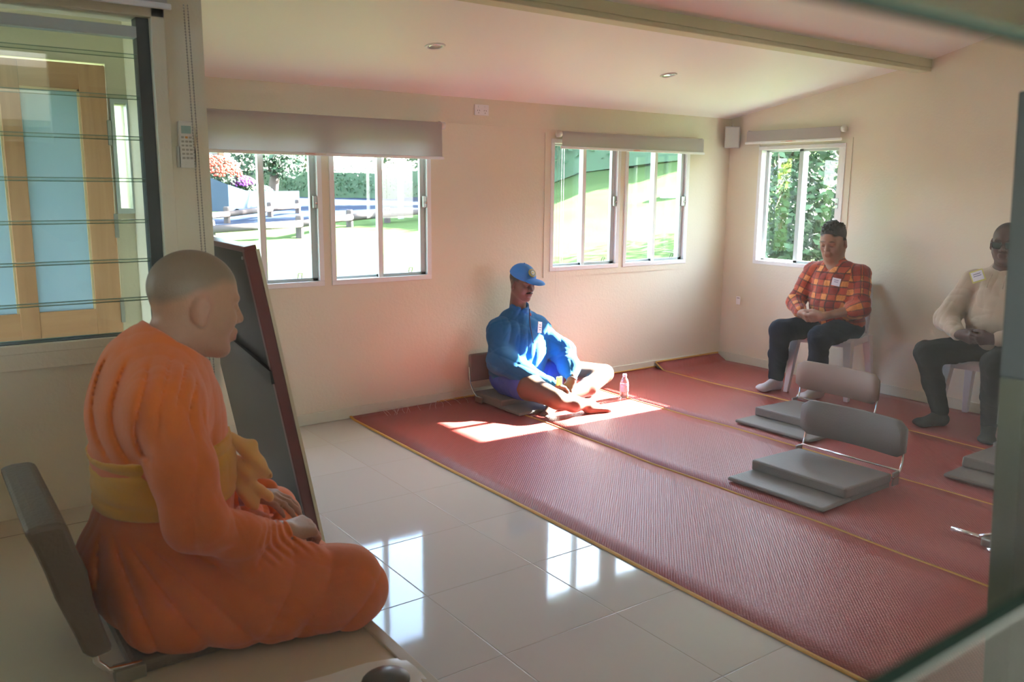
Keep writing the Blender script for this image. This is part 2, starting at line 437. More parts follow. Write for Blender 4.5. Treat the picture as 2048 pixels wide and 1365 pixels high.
for i, z in enumerate(bz):
    top = (bz[i + 1] if i + 1 < len(bz) else 1.985) + .012
    M = Matrix.Translation((0, 3.178, z)) @ Matrix.Rotation(math.radians(5), 4, 'X')
    b = boxes('louvre_blade', [((-1.16, -.0025, 0), (.715, .0025, top - z))], M_louvre, e, M=M)
    boxes('blade_edge', [((-1.16, -.003, -.001), (.715, .003, .0015)), ((-1.16, -.003, top - z - .0015), (.715, .003, top - z + .001))], M_edge, b, M=M)

# ---- porch: oak door with two frosted panels, sidelight
M_frost = mat('frosted_glass', (.40, .50, .56), .5, .05, 3, trans=0)
_nt = M_frost.node_tree; _b = _nt.nodes['Principled BSDF']
_tr = N(_nt, 'ShaderNodeBsdfTranslucent'); _tr.inputs['Color'].default_value = (.36, .44, .50, 1)
_mx = N(_nt, 'ShaderNodeMixShader'); _mx.inputs['Fac'].default_value = .6
_nt.links.new(_b.outputs[0], _mx.inputs[1]); _nt.links.new(_tr.outputs[0], _mx.inputs[2]); _nt.links.new(_mx.outputs[0], _nt.nodes['Material Output'].inputs['Surface'])
d = tag(bpy.data.objects.new('door_1', None), kind='structure'); COL.objects.link(d)
Y0, Y1 = 3.885, 3.925
boxes('door_stile', [((.65, Y0, .02), (.75, Y1, 1.975)), ((.37, Y0, .02), (.44, Y1, 1.975)), ((-.10, Y0, .02), (-.0, Y1, 1.975))], M_oak, d, bevel=.003)
M_oakh = wood('varnished_oak_rail', (.62, .34, .18), (.47, .24, .115), scale=(.08, 1, 1))
boxes('door_rail', [((.0, Y0 + .001, 1.875), (.37, Y1 - .001, 1.975)), ((.44, Y0 + .001, 1.875), (.65, Y1 - .001, 1.975)), ((0, Y0 + .001, .78), (.37, Y1 - .001, .985)), ((.44, Y0 + .001, .78), (.65, Y1 - .001, .985)), ((0, Y0 + .001, .02), (.37, Y1 - .001, .2)), ((.44, Y0 + .001, .02), (.65, Y1 - .001, .2))], M_oakh, d)
M_bead = mat('pale_timber_bead', (.72, .56, .33), .5)
for a, b in ((.44, .65), (0, .37)):
    boxes('frosted_pane', [((a, Y0 + .018, .985), (b, Y0 + .024, 1.875))], M_frost, d)
    boxes('glazing_bead', [((b - .008, Y0 + .004, .985), (b, Y0 + .018, 1.875)), ((a, Y0 + .004, 1.867), (b, Y0 + .018, 1.875))], M_bead, d)
    boxes('lower_pane', [((a, Y0 + .018, .2), (b, Y0 + .024, .78))], M_frost, d)
for z in (.92, 1.28, 1.66):
    boxes('hinge', [((.744, Y0 - .006, z), (.760, Y0 + .002, z + .10))], M_steel, d, bevel=.002)
s6 = tag(bpy.data.objects.new('window_8', None), kind='structure'); COL.objects.link(s6)
boxes('frame', [((.762, 3.88, 1.38), (.775, 3.93, 1.85)), ((.822, 3.88, 1.38), (.829, 3.93, 1.85)), ((.775, 3.88, 1.38), (.822, 3.93, 1.40)), ((.775, 3.88, 1.83), (.822, 3.93, 1.85))], M_alu, s6)
boxes('pane', [((.775, 3.91, 1.40), (.822, 3.914, 1.83))], M_glass, s6)
struct(boxes('ceiling_porch', [((-1.6, 3.26, 2.36), (.83, 3.9, 2.42))], mat('porch_ceiling', (.36, .42, .36), .6)))

# ---- the near window the camera looks through: a haze layer for its insect screen, and open glass blades
e = tag(bpy.data.objects.new('window_7', None), kind='structure'); COL.objects.link(e)
boxes('frame', [((-.2, .06, 1.2), (-.17, .15, 1.8)), ((.87, .06, 1.2), (.9, .15, 1.8)), ((-.17, .06, 1.77), (.87, .15, 1.8)), ((-.17, .06, 1.2), (.87, .15, 1.23))], M_wall, e)
M_nb = glass_mat('near_louvre_glass', (.66, .72, .66), .04)
M_ne = mat('dark_glass_edge', (.010, .022, .015), .5, spec=.1)
for z in (1.543, 1.358):
    sgn = 1 if z > 1.5 else -1
    h = .14
    if sgn > 0: lo, hi = 0, h
    else: lo, hi = -h, 0
    M = Matrix.Translation((0, .12, z)) @ Matrix.Rotation(math.radians(0), 4, 'X')
    b = boxes('louvre_blade', [((-.17, -.003, lo), (.87, .003, hi))], M_nb, e, M=M)
    boxes('blade_edge', [((-.17, -.0033, -.0009), (.87, .0033, .0009))], M_ne, b, M=M)

# haze volume added for the screen's veil: a thin layer scattering the room's light
M_scr = bpy.data.materials.new('veil_haze'); M_scr.use_nodes = True; _n = M_scr.node_tree; _n.nodes.clear()
_o = N(_n, 'ShaderNodeOutputMaterial'); _v = N(_n, 'ShaderNodeVolumeScatter'); _v.inputs['Color'].default_value = (.95, .86, .74, 1)
_v.inputs['Density'].default_value = 2.9; _v.inputs['Anisotropy'].default_value = .35
_n.links.new(_v.outputs[0], _o.inputs['Volume'])
boxes('screen_haze', [((-.17, .136, 1.23), (.87, .148, 1.77))], M_scr, e)

# unseen dark deck and solid rail, added behind the camera to cut the daylight
struct(boxes('floor_shade_deck', [((-2.5, -3.0, -.12), (6.0, .04, -.02))], mat('shade_deck', (.12, .10, .075), .7, .15, 4)))
struct(boxes('wall_shade_rail', [((-2.5, -3.1, -.4), (6.0, -3.0, .95))], mat('shade_rail', (.25, .26, .20), .7)))
# ------------------------------------------------------------------ things fixed to the room
def text_mesh(tx, name, m, parent):
    tmp = bpy.data.objects.new('tmp', tx); COL.objects.link(tmp)
    me = bpy.data.meshes.new_from_object(tmp.evaluated_get(bpy.context.evaluated_depsgraph_get()))
    bpy.data.objects.remove(tmp)
    me.materials.clear()
    return link(name, me, m, parent)
def blind(axis, u0, u1, ztop, zbot, wallpos, label, knob_side, group, rail_over=.012):
    def P(u, d, z): return (u, wallpos + d, z) if axis == 1 else (wallpos + d, u, z)
    def bx(a, b):
        p, q = P(*a), P(*b)
        return (tuple(min(i, j) for i, j in zip(p, q)), tuple(max(i, j) for i, j in zip(p, q)))
    o0 = P((u0 + u1) / 2, 0, ztop)
    t = thing('roller_blind', label, 'blind', (0, 0, 0), 0, group)
    boxes('fabric', [bx((u0, -.066, zbot + .005), (u1, -.0645, ztop - .004))], M_blind, t)
    tube('roller_tube', [P(u0 + .005, -.045, ztop - .022), P(u1 - .005, -.045, ztop - .022)], .021, M_blind, t, 14)
    boxes('bottom_rail', [bx((u0 - rail_over, -.073, zbot - .013), (u1 + rail_over, -.058, zbot + .006))], M_white, t, bevel=.004)
    for u, s in ((u0, -1), (u1, 1)):
        br = boxes('bracket', [bx((u, -.05, ztop - .045), (u + s * .004, 0, ztop + .004))], M_white, t)
        if s == knob_side or knob_side == 0:
            tube('chain_wheel', [P(u, -.045, ztop - .022), P(u + s * .03, -.045, ztop - .022)], .024, M_plastic, t, 16)
    c = (u0 + u1) / 2
    M_red = bpy.data.materials.get('warning_red') or mat('warning_red', (.75, .12, .10), .6)
    boxes('warning_label', [bx((c - .05, -.0745, zbot - .008), (c + .09, -.0730, zbot + .002))], mat('label_cream', (.75, .70, .62), .6), t)
    if axis == 1 and u0 < 0: return t
    tx = bpy.data.curves.new('warning_text', 'FONT'); tx.body = 'WARNING'; tx.size = .0135; tx.extrude = .0002
    to = text_mesh(tx, 'warning_text', M_red, t)
    if axis == 1: to.location = P(c - .045, -.0752, zbot - .007); to.rotation_euler = (PI/2, 0, 0)
    else: to.location = P(c + .045, -.0752, zbot - .007); to.rotation_euler = (PI/2, 0, -PI/2)
    return t
blind(1, 1.16, 2.985, 1.925, 1.695, YF, 'wide half-lowered grey roller blind over the left pair of windows', 1, 'roller blinds')
blind(1, 4.005, 5.515, 1.915, 1.80, YF, 'narrow-drawn pale roller blind over the right pair of windows on the far wall', -1, 'roller blinds')
blind(0, 3.90, 4.78, 1.985, 1.89, XR, 'short white roller blind above the single window on the right wall', -1, 'roller blinds')
b0 = blind(1, -1.25, .80, 2.36, 2.085, 3.14, 'white roller blind raised above the louvre window by the dais', 0, 'roller blinds')

def chain(name, label, x0, y, ztop, zbot, x1, step=.0075, r=.0022, gap=.012, cat='cord', weight=False, axis=0, m=None):
    """a closed bead chain: two lines of beads hanging to a small bottom loop"""
    t = thing(name, label, cat, (x0, y, ztop))
    for s in (-1, 1):
        bm = bmesh.new(); n = int((ztop - zbot) / step)
        for i in range(n):
            z = -(i + .5) * step
            k = (x1 - x0) * (i / n) + s * gap / 2
            v = Vector((k, 0, z)) if axis == 0 else Vector((0, k, z))
            bmesh.ops.create_icosphere(bm, subdivisions=1, radius=r, matrix=Matrix.Translation(v))
        a = Vector((s * gap / 2, 0, 0)) if axis == 0 else Vector((0, s * gap / 2, 0))
        b = a + (Vector((x1 - x0, 0, -(ztop - zbot))) if axis == 0 else Vector((0, x1 - x0, -(ztop - zbot))))
        add_tube(bm, [a, b], r * .4, 5)
        meshobj('bead_strand', bm, m or M_plastic, t, smooth=True)
    if weight:
        c = Vector((x1 - x0, 0, zbot - ztop)) if axis == 0 else Vector((0, x1 - x0, zbot - ztop))
        boxes('chain_tensioner', [((c.x - .008, c.y - .012, c.z - .02), (c.x + .008, c.y + .012, c.z + .02))], M_plastic, t, bevel=.003)
    return t
chain('blind_chain', 'white beaded blind chain hanging in front of the remote on the cream post', .862, 3.085, 2.10, .78, .885, gap=.013, r=.0032, step=.0095, m=mat('worn_bead', (.36, .33, .27), .5))
chain('blind_chain', 'thin bead chain hanging from the left end of the right-hand far blind', 3.985, 4.955, 1.89, .70, 3.985, step=.009, r=.0013, gap=.028)
chain('blind_chain', 'thin bead chain hanging beside the window on the right wall', 4.775, XR - .04, 1.95, .60, 4.775, step=.012, r=.0015, gap=.03, axis=1)
t = thing('swing_tag', 'small white paper tag hanging from the chain near the corner', 'tag', (XR - .035, 4.80, .56))
boxes('card', [((0, -.022, -.04), (.001, .022, .03))], mat('tag_paper', (.85, .84, .86), .7), t)
boxes('print_line', [((-.0008, -.014, .012), (0, .014, .018))], mat('print_grey', (.3, .28, .3), .7), t)

# remote control in its wall holder
t = thing('remote_control', 'white air-conditioner remote in a wall holder on the cream post', 'remote', (.846, 3.14, 1.64))
boxes('handset', [((-.024, -.032, -.068), (.024, -.010, .078))], M_plastic, t, bevel=.004)
boxes('wall_holder', [((-.028, -.037, -.076), (.028, -.033, -.008)), ((-.029, -.037, -.076), (-.0245, 0, -.008)), ((.0245, -.037, -.076), (.029, 0, -.008)), ((-.028, -.033, -.080), (.028, 0, -.070))], M_plastic, t)
boxes('lcd_screen', [((-.016, -.0335, .036), (.016, -.032, .062))], mat('lcd_green', (.32, .46, .42), .2), t)
M_btn = mat('grey_button', (.42, .40, .34), .5)
for r in range(6):
    for c in range(3):
        m_ = mat('orange_button', (.75, .33, .06), .5) if (r == 0 and c == 1) else M_btn
        x, z = -.013 + c * .013, .023 - r * .014
        b = boxes('button', [((x - .0045, -.039 if z < -.006 else -.034, z - .0035), (x + .0045, -.032, z + .0035))], m_, t, bevel=.001)

# twin power outlet high on the wall
t = thing('power_outlet', 'white twin power outlet high on the far wall between the windows', 'outlet', (3.337, YF, 2.025))
boxes('face_plate', [((-.058, -.010, -.036), (.058, 0, .036))], M_white, t, bevel=.003)
for sx in (-1, 1):
    for a, b, c in ((-.008, .0, 25), (.008, .0, -25), (0, -.016, 0)):
        M = Matrix.Translation((sx * .027 + a, -.0105, b - .004)) @ Matrix.Rotation(math.radians(c), 4, 'Y')
        boxes('pin_slot', [((-.0012, -.0008, -.004), (.0012, .0012, .004))], M_dark, t, M=M)
    boxes('switch_rocker', [((sx * .027 - .005, -.014, .016), (sx * .027 + .005, -.009, .028))], M_white, t, bevel=.001)

# loudspeaker in the corner
t = thing('wall_speaker', 'small grey wall speaker mounted in the far right corner', 'speaker', (XR - .07, 4.93, 1.94))
t.rotation_euler = (0, 0, math.radians(38))
boxes('cabinet', [((-.055, -.062, -.088), (.055, .06, .088))], mat('speaker_grey', (.40, .39, .38), .6), t, bevel=.006)
boxes('grille', [((-.059, -.056, -.082), (-.054, .054, .082))], mat('speaker_grille', (.50, .49, .45), .8, .05, 200, .4, 900), t, bevel=.004)
tube('mounting_bracket', [(.03, 0, .08), (.03, 0, .11), (.06, .0, .11)], .006, M_plastic, t)

# recessed downlights in the sloping ceiling
def downlight(x, y, label):
    z = zc(y)
    t = thing('downlight', label, 'ceiling light', (x, y, z), 0, 'recessed downlights')
    t.rotation_euler = (math.atan(-.17), 0, 0)
    bm = bmesh.new(); add_lathe(bm, [(.040, -.001), (.040, -.004), (.052, -.007), (.056, -.004), (.057, 0.0)], n=32)
    meshobj('trim_ring', bm, M_white, t, smooth=True)
    bm = bmesh.new(); add_lathe(bm, [(.040, -.003), (.030, -.0045), (.005, -.005)], n=32)
    meshobj('lens', bm, M_chrome, t, smooth=True)
downlight(2.451, 4.128, 'round chrome downlight set in the ceiling near the left window')
downlight(4.252, 4.147, 'faint round downlight in the ceiling near the right windows')

# ---- dais with a raised timber nosing
DZ = .40
t = thing('dais', 'cream low platform the monk sits on, with a raised timber edge strip', 'platform', (0, 0, 0))
M_dais = mat('dais_surface', (.60, .52, .40), .35, .04, 3, coat=.3)
boxes('deck', [((-1.595, .175, .0), (.862, 3.138, DZ))], M_dais, t)
boxes('edge_strip', [((.862, .175, 0.002), (.895, 3.138, DZ + .006))], mat('edge_timber', (.45, .36, .25), .5, .05, 6, vstretch=(1, .1, 1)), t, bevel=.003)
boxes('joint_line', [((-1.59, 2.98, DZ), (.86, 2.983, DZ + .0008))], mat('joint_brown', (.25, .2, .14), .8), t)

# ---- leaning board at the end of the dais, its back to the monk
t = thing('leaning_board', 'tall dark-backed board with maroon frame leaning at the end of the dais', 'board', (0, 0, 0))
def quadslab(bm, c, th):
    """c: 4 corners, th: thickness vector"""
    A = [bm.verts.new(Vector(p)) for p in c]; B = [bm.verts.new(Vector(p) + th) for p in c]
    fs = [bm.faces.new(A[::-1]), bm.faces.new(B)]
    for i in range(4): fs.append(bm.faces.new((A[i], A[(i + 1) % 4], B[(i + 1) % 4], B[i])))
    bmesh.ops.recalc_face_normals(bm, faces=fs)
BT, BB = Vector((1.010, 3.02, 1.275)), Vector((1.240, 3.02, .02))      # near top and near bottom of the back face
FT, FB = BT + Vector((.03, .85, 0)), BB + Vector((.03, .85, 0))
bm = bmesh.new(); quadslab(bm, (BT, FT, FB, BB), Vector((.012, 0, .002)))
M_bback = mat('dark_laminate', (.020, .019, .015), .38, .3, 3, spec=.3)
meshobj('back_panel', bm, M_bback, t)
u = (FT - BT).normalized()
bm = bmesh.new(); quadslab(bm, (BT - u * .002 + Vector((-.012, 0, -.004)), BT + u * .028 + Vector((-.012, 0, -.004)), BB + u * .028 + Vector((-.012, 0, 0)), BB - u * .002 + Vector((-.012, 0, 0))), Vector((.045, 0, .008)))
quadslab(bm, (BT + Vector((-.012, 0, .01)), FT + Vector((-.012, 0, .01)), FT + Vector((-.008, 0, -.012)), BT + Vector((-.008, 0, -.012))), Vector((.045, 0, .008)))
meshobj('frame', bm, mat('maroon_wood', (.16, .035, .03), .3), t, bevel=.004)
bm = bmesh.new(); quadslab(bm, (BT - u * .008 + Vector((.030, 0, 0)), BT + u * .004 + Vector((.030, 0, 0)), BB + u * .004 + Vector((.030, 0, 0)), BB - u * .008 + Vector((.030, 0, 0))), Vector((.012, 0, .002)))
meshobj('front_edge', bm, mat('cream_edge', (.62, .55, .38), .5), t)
p0, p1 = BT.lerp(BB, .36), FT.lerp(FB, .28)
bm = bmesh.new(); quadslab(bm, (p0 + Vector((-.006, 0, 0)), p1 + Vector((-.006, 0, 0)), p1 + Vector((0, 0, -.05)), p0 + Vector((0, 0, -.05))), Vector((-.014, 0, 0)))
meshobj('brace', bm, mat('brace_black', (.015, .015, .013), .4), t)
bm = bmesh.new(); p = BT + u * .013 + Vector((-.013, 0, -.03)); add_tube(bm, [p, p + Vector((-.004, 0, 0))], .006, 12)
meshobj('screw_head', bm, M_steel, t, smooth=True)

# ---- tall panel standing just inside the room at the right of the picture
t = thing('standing_panel', 'tall blurred olive panel at the right edge of the view, grey at its top', 'panel', (0, 0, 0))
XA, XB, XC = 1.035, 1.066, 1.215
bm = bmesh.new(); add_prism(bm, [(XA, 1.612), (1.45, 1.612), (1.45, 1.28), (XB, 1.28)], 1, .44, .47)
meshobj('upper_board', bm, mat('blue_grey_board', (.035, .040, .036), .6, .05, 3), t, bevel=.003)
bm = bmesh.new(); add_prism(bm, [(XB, 1.28), (1.45, 1.28), (1.45, .03), (XC, .03)], 1, .44, .47)
meshobj('lower_board', bm, mat('olive_board', (.06, .056, .026), .6, .05, 3), t, bevel=.003)
for x in (1.20, 1.38): boxes('foot', [((x, .30, 0), (x + .04, .60, .03))], M_dark, t)

# ---- woven mats laid side by side
edges = [2.30, 3.285, 4.20, 5.10, 5.885]
mlabels = ['red woven mat beside the white tiles, frayed at its far end', 'red woven mat under the seated man in the blue fleece',
           'red woven mat between the water bottle and the near floor chair', 'red woven mat under the plaid-shirted man, curled up against the wall']
def mat_strip(i, x0, x1):
    t = thing('woven_mat', mlabels[i], 'mat', (0, 0, 0), 0, 'red mats laid side by side')
    rr = random.Random(20 + i)
    ys_ = list(np.arange(.22, 4.995, .055)) + [4.995]
    ph = rr.uniform(0, 6)
    def edge_x(side, y):
        base = x0 if side == 0 else x1
        if i == 0 and side == 0: return base + .004 * math.sin(y * 3 + ph)
        amp = .012 if i else .006
        return base + amp * math.sin(y * 3.1 + (0 if (i + side) % 2 else 1.7) + ((i + side) * 1.3)) + .004 * math.sin(y * 9 + i + side)
    def zz(u, y):
        z = .0045 + .0015 * (1 + math.sin(y * 2.2 + ph + u * 3)) * .5 * (1 if i else .3)
        dcurl = max(0, (y - (4.995 - (.10 if i == 3 else .05))))
        c = .55 if i == 3 else .35
        return z + dcurl * c * (1 if i != 0 else .6 + .4 * u)
    bm = bmesh.new(); nx = 8
    rows = []
    for y in ys_:
        a, b = edge_x(0, y) + .001, edge_x(1, y) - .001
        rows.append([bm.verts.new((a + (b - a) * k / nx, min(y, 4.992), zz(k / nx, y) + .0006 * i)) for k in range(nx + 1)])
    for r1, r2 in zip(rows, rows[1:]):
        for k in range(nx): bm.faces.new((r1[k], r1[k + 1], r2[k + 1], r2[k]))
    o = meshobj('weave', bm, M_mat, t, smooth=True)
    md = o.modifiers.new('solid', 'SOLIDIFY'); md.thickness = .004; md.offset = -1
    wbind = .011 if i == 0 else .007
    bm = bmesh.new()
    for y1, y2 in zip(ys_, ys_[1:]):
        add = []
        for y in (y1, y2):
            a = edge_x(0, y)
            z = zz(0, y) + .0006 * i
            add.append([bm.verts.new((a - wbind, min(y, 4.992), z - .002)), bm.verts.new((a - wbind * .5, min(y, 4.992), z + .004)), bm.verts.new((a + wbind * .6, min(y, 4.992), z + .003)), bm.verts.new((a + wbind * .9, min(y, 4.992), z + .0004))])
        for k in range(3): bm.faces.new((add[0][k], add[0][k + 1], add[1][k + 1], add[1][k]))
    meshobj('edge_binding', bm, M_bind, t, smooth=True)
    bm = bmesh.new()
    ye = 4.992
    pts = [(edge_x(0, ye) + (edge_x(1, ye) - edge_x(0, ye)) * k / 12, ye - .004, zz(k / 12, 4.995) + .004) for k in range(13)]
    if i > 0:
        add_tube(bm, pts, .006 if i < 3 else .008, 6)
    else:
        add_tube(bm, pts[8:], .006, 6)
    meshobj('end_binding', bm, M_bind, t, smooth=True)
    if i == 0:
        for k in range(16):
            x = x0 + .15 + rr.random() * .72
            p = Vector((x, 4.955, .03)); q = [p.copy()]
            a = rr.uniform(0, 6)
            for s in range(6):
                p = p + Vector((math.cos(a) * .016, -.010 - .006 * rr.random(), .012 * (1 - s * .5))); p.z = max(p.z, .010); a += rr.uniform(-.9, .9); q.append(p.copy())
            tube('loose_thread', q, .0012, mat('thread_white', (.7, .62, .6), .8) if k == 0 else bpy.data.materials['thread_white'], t, 4)
    return t
for i in range(4): mat_strip(i, edges[i], edges[i + 1])

# ---- legless floor chairs: grey pads, chrome hoop, low padded back
M_pad = mat('grey_vinyl_pad', (.20, .18, .165), .55, .06, 6, .25, 120)
M_padd = mat('grey_vinyl_side', (.15, .135, .125), .6, .06, 6)
M_backg = mat('grey_back_pad', (.19, .175, .16), .55, .05, 6, .2, 120)
def rounded_slab(bm, lo, hi, r=.012, sag=0.0, nx=8, ny=8):
    """soft cushion block"""
    n0 = len(bm.verts)
    add_box(bm, lo, hi)
def floor_chair(label, loc, rz, group, wback=True, back_mat=None):
    """faces -X; local origin under the middle of the front edge"""
    t = thing('floor_chair', label, 'floor chair', loc, rz, group)
    o = boxes('front_pad', [((0.0, -.28, .006), (.24, .28, .028))], M_pad, t, bevel=.010)
    # thick seat cushion: a wedge with a soft hollow
    bm = bmesh.new(); nx, ny = 10, 12
    def top(u, v):
        return .085 - .012 * math.sin(PI * u) * math.sin(PI * v) - .01 * u
    A = [[bm.verts.new((.19 + .42 * a / nx, -.275 + .55 * b / ny, top(a / nx, b / ny))) for b in range(ny + 1)] for a in range(nx + 1)]
    B = [[bm.verts.new((.19 + .42 * a / nx, -.275 + .55 * b / ny, .028)) for b in range(ny + 1)] for a in range(nx + 1)]
    for a in range(nx):
        for b in range(ny):
            bm.faces.new((A[a][b], A[a + 1][b], A[a + 1][b + 1], A[a][b + 1])); bm.faces.new((B[a][b], B[a][b + 1], B[a + 1][b + 1], B[a + 1][b]))
    for a in range(nx):
        bm.faces.new((A[a][0], B[a][0], B[a + 1][0], A[a + 1][0])); bm.faces.new((A[a][ny], A[a + 1][ny], B[a + 1][ny], B[a][ny]))
    for b in range(ny):
        bm.faces.new((A[0][b], A[0][b + 1], B[0][b + 1], B[0][b])); bm.faces.new((A[nx][b], B[nx][b], B[nx][b + 1], A[nx][b + 1]))
    meshobj('seat_cushion', bm, M_pad, t, smooth=False, bevel=.010)
    boxes('base_board', [((.20, -.27, .004), (.60, .27, .028))], M_padd, t)
    # chrome hoop: two bent side rods and the cross bar
    for s in (-1, 1):
        y = s * .285
        hg = boxes('hinge_plate', [((.60, y - .006, .012), (.655, y + .006, .085))], M_steel, t, bevel=.004)
        q = [(.60, y, .055), (.64, y, .062), (.668, y, .085), (.682, y, .125), (.690, y, .19), (.696, y, .30)]
        tube('side_rod', q, .0065, M_chrome, t, 8)
    tube('cross_bar', [(.655, -.285, .085), (.655, .285, .085)], .006, M_chrome, t, 8)
    if wback:
        # curved back pad
        bm = bmesh.new(); n = 14; h0, h1 = .145, .345
        ring = []
        for a in range(n + 1):
            v = -1 + 2 * a / n
            y = v * .305; x = .700 - .035 * (v * v)
            col = []
            for dx, z in ((-.016, h0 + .004), (-.018, (h0 + h1) / 2), (-.012, h1 - .006), (0, h1), (.014, h1 - .006), (.018, (h0 + h1) / 2), (.014, h0 + .004), (0, h0)):
                e = 1 - .35 * max(0, abs(v) - .85) / .15
                zc_ = (h0 + h1) / 2
                col.append(bm.verts.new((x + dx * e, y, zc_ + (z - zc_) * e)))
            ring.append(col)
        for p, q in zip(ring, ring[1:]):
            for k in range(8): bm.faces.new((p[k], q[k], q[(k + 1) % 8], p[(k + 1) % 8]))
        bm.faces.new(ring[0]); bm.faces.new(ring[-1][::-1])
        bmesh.ops.recalc_face_normals(bm, faces=bm.faces)
        meshobj('back_pad', bm, back_mat or M_backg, t, smooth=True)
    return t
G = 'empty floor chairs on the mats'
floor_chair('nearest empty grey floor chair, standing on the mat seam', (3.39, 2.485, .006), math.radians(1.5), G)
floor_chair('empty grey floor chair with tan back in front of the plaid-shirted man', (4.30, 3.20, .008), math.radians(0), G, back_mat=mat('tan_back_pad', (.27, .20, .15), .6, .05, 6))
floor_chair('empty grey floor chair cut off by the panel at the right', (4.38, 1.87, .008), math.radians(2), G)
# chair frame lying at the right edge
t = thing('floor_chair_frame', 'bare chrome hinge of a floor chair jutting out beside the right-hand panel', 'chair frame', (3.66, 1.66, .0))
tube('flat_bar', [(.0, .08, .035), (.02, -.02, .03), (.03, -.16, .022)], .011, M_chrome, t, 8)
boxes('hinge_plate', [((-.03, -.16, .012), (.03, -.06, .05))], M_steel, t, bevel=.006)
tube('bent_rod', [(-.02, -.05, .05), (.06, -.12, .07), (.10, -.25, .05)], .007, M_chrome, t, 8)
bm = bmesh.new(); add_lathe(bm, [(.028, 0), (.028, .012), (.012, .014), (.012, .02)], (-.03, -.12, .006), 20); meshobj('foot_cap', bm, M_chrome, t, smooth=True)

# ---- water bottle
t = thing('water_bottle', 'small clear plastic water bottle standing on the mat by the knee', 'bottle', (4.185, 4.40, .0075))
M_pet = mat('clear_bottle', (.86, .84, .92), .08, trans=.75)
bm = bmesh.new(); add_lathe(bm, [(.026, 0), (.030, .004), (.031, .03), (.029, .045), (.031, .06), (.031, .105), (.028, .125), (.016, .145), (.012, .150), (.012, .158)], n=28)
meshobj('bottle_body', bm, M_pet, t, smooth=True)
bm = bmesh.new(); add_lathe(bm, [(.0315, .045), (.0322, .047), (.0322, .095), (.0315, .097)], n=28); meshobj('label_band', bm, mat('bottle_label', (.55, .50, .72), .4, .4, 60), t, smooth=True)
bm = bmesh.new(); add_lathe(bm, [(.0145, .152), (.0150, .154), (.0150, .170), (.0135, .172)], n=24); meshobj('cap', bm, mat('bottle_cap', (.78, .66, .80), .4), t, smooth=True)

# ---- small things on the dais
t = thing('small_case', 'small dark rounded case lying on the dais at the bottom edge', 'case', (.760, 1.575, DZ + .006))
bm = bmesh.new(); bmesh.ops.create_uvsphere(bm, u_segments=24, v_segments=14, radius=1, matrix=Matrix.Translation((.02, -.03, .022)) @ Matrix.Diagonal((.055, .05, .022, 1)))
meshobj('dark_case', bm, mat('dark_case', (.05, .045, .04), .35), t, smooth=True)
t = thing('paper_sheet', 'white translucent sheet lying on the dais at the bottom edge', 'paper', (.735, 1.60, DZ))
bm = bmesh.new()
g = [[bm.verts.new((-.20 + .34 * a / 8, -.12 + .18 * b / 6 + .02 * math.sin(a * .5), .002 + .004 * (1 + math.sin(a * 1.3 + b)))) for b in range(7)] for a in range(9)]
for a in range(8):
    for b in range(6): bm.faces.new((g[a][b], g[a + 1][b], g[a + 1][b + 1], g[a][b + 1]))
meshobj('sheet', bm, mat('paper_white', (.80, .80, .84), .3), t, smooth=True)

# ---- the monk's legless chair: brown padded back, chrome arm, folded blanket seat
t = thing('monk_floor_chair', 'brown padded legless chair with chrome hinge behind the orange-robed monk', 'floor chair', (0, 0, 0))
M_brn = mat('brown_vinyl', (.145, .095, .065), .5, .06, 6, .2, 100)
bm = bmesh.new()
prof = [(.150, .800), (.178, .806), (.212, .806), (.230, .800), (.245, .74), (.262, .685), (.272, .60), (.285, .545), (.297, .50), (.300, .488), (.255, .482), (.240, .50), (.222, .56), (.196, .64), (.182, .70), (.165, .76)]
for a, b in ((1.90, 2.40),):
    add_prism(bm, prof, 1, a, b)
meshobj('back_pad', bm, M_brn, t, bevel=.012)
for y in (1.93, 2.36):
    tube('side_rod', [(.265, y, .505), (.268, y, .46), (.29, y, .432), (.33, y, .428), (.36, y, .428)], .007, M_chrome, t, 8)
    boxes('hinge_plate', [((.30, y - .02, DZ), (.365, y + .02, DZ + .032))], mat('worn_steel', (.28, .25, .19), .4, metal=.5) if y < 2 else bpy.data.materials['worn_steel'], t, bevel=.003)
boxes('seat_pad', [((.335, 1.92, DZ), (.74, 2.40, DZ + .035))], M_brn, t, bevel=.012)
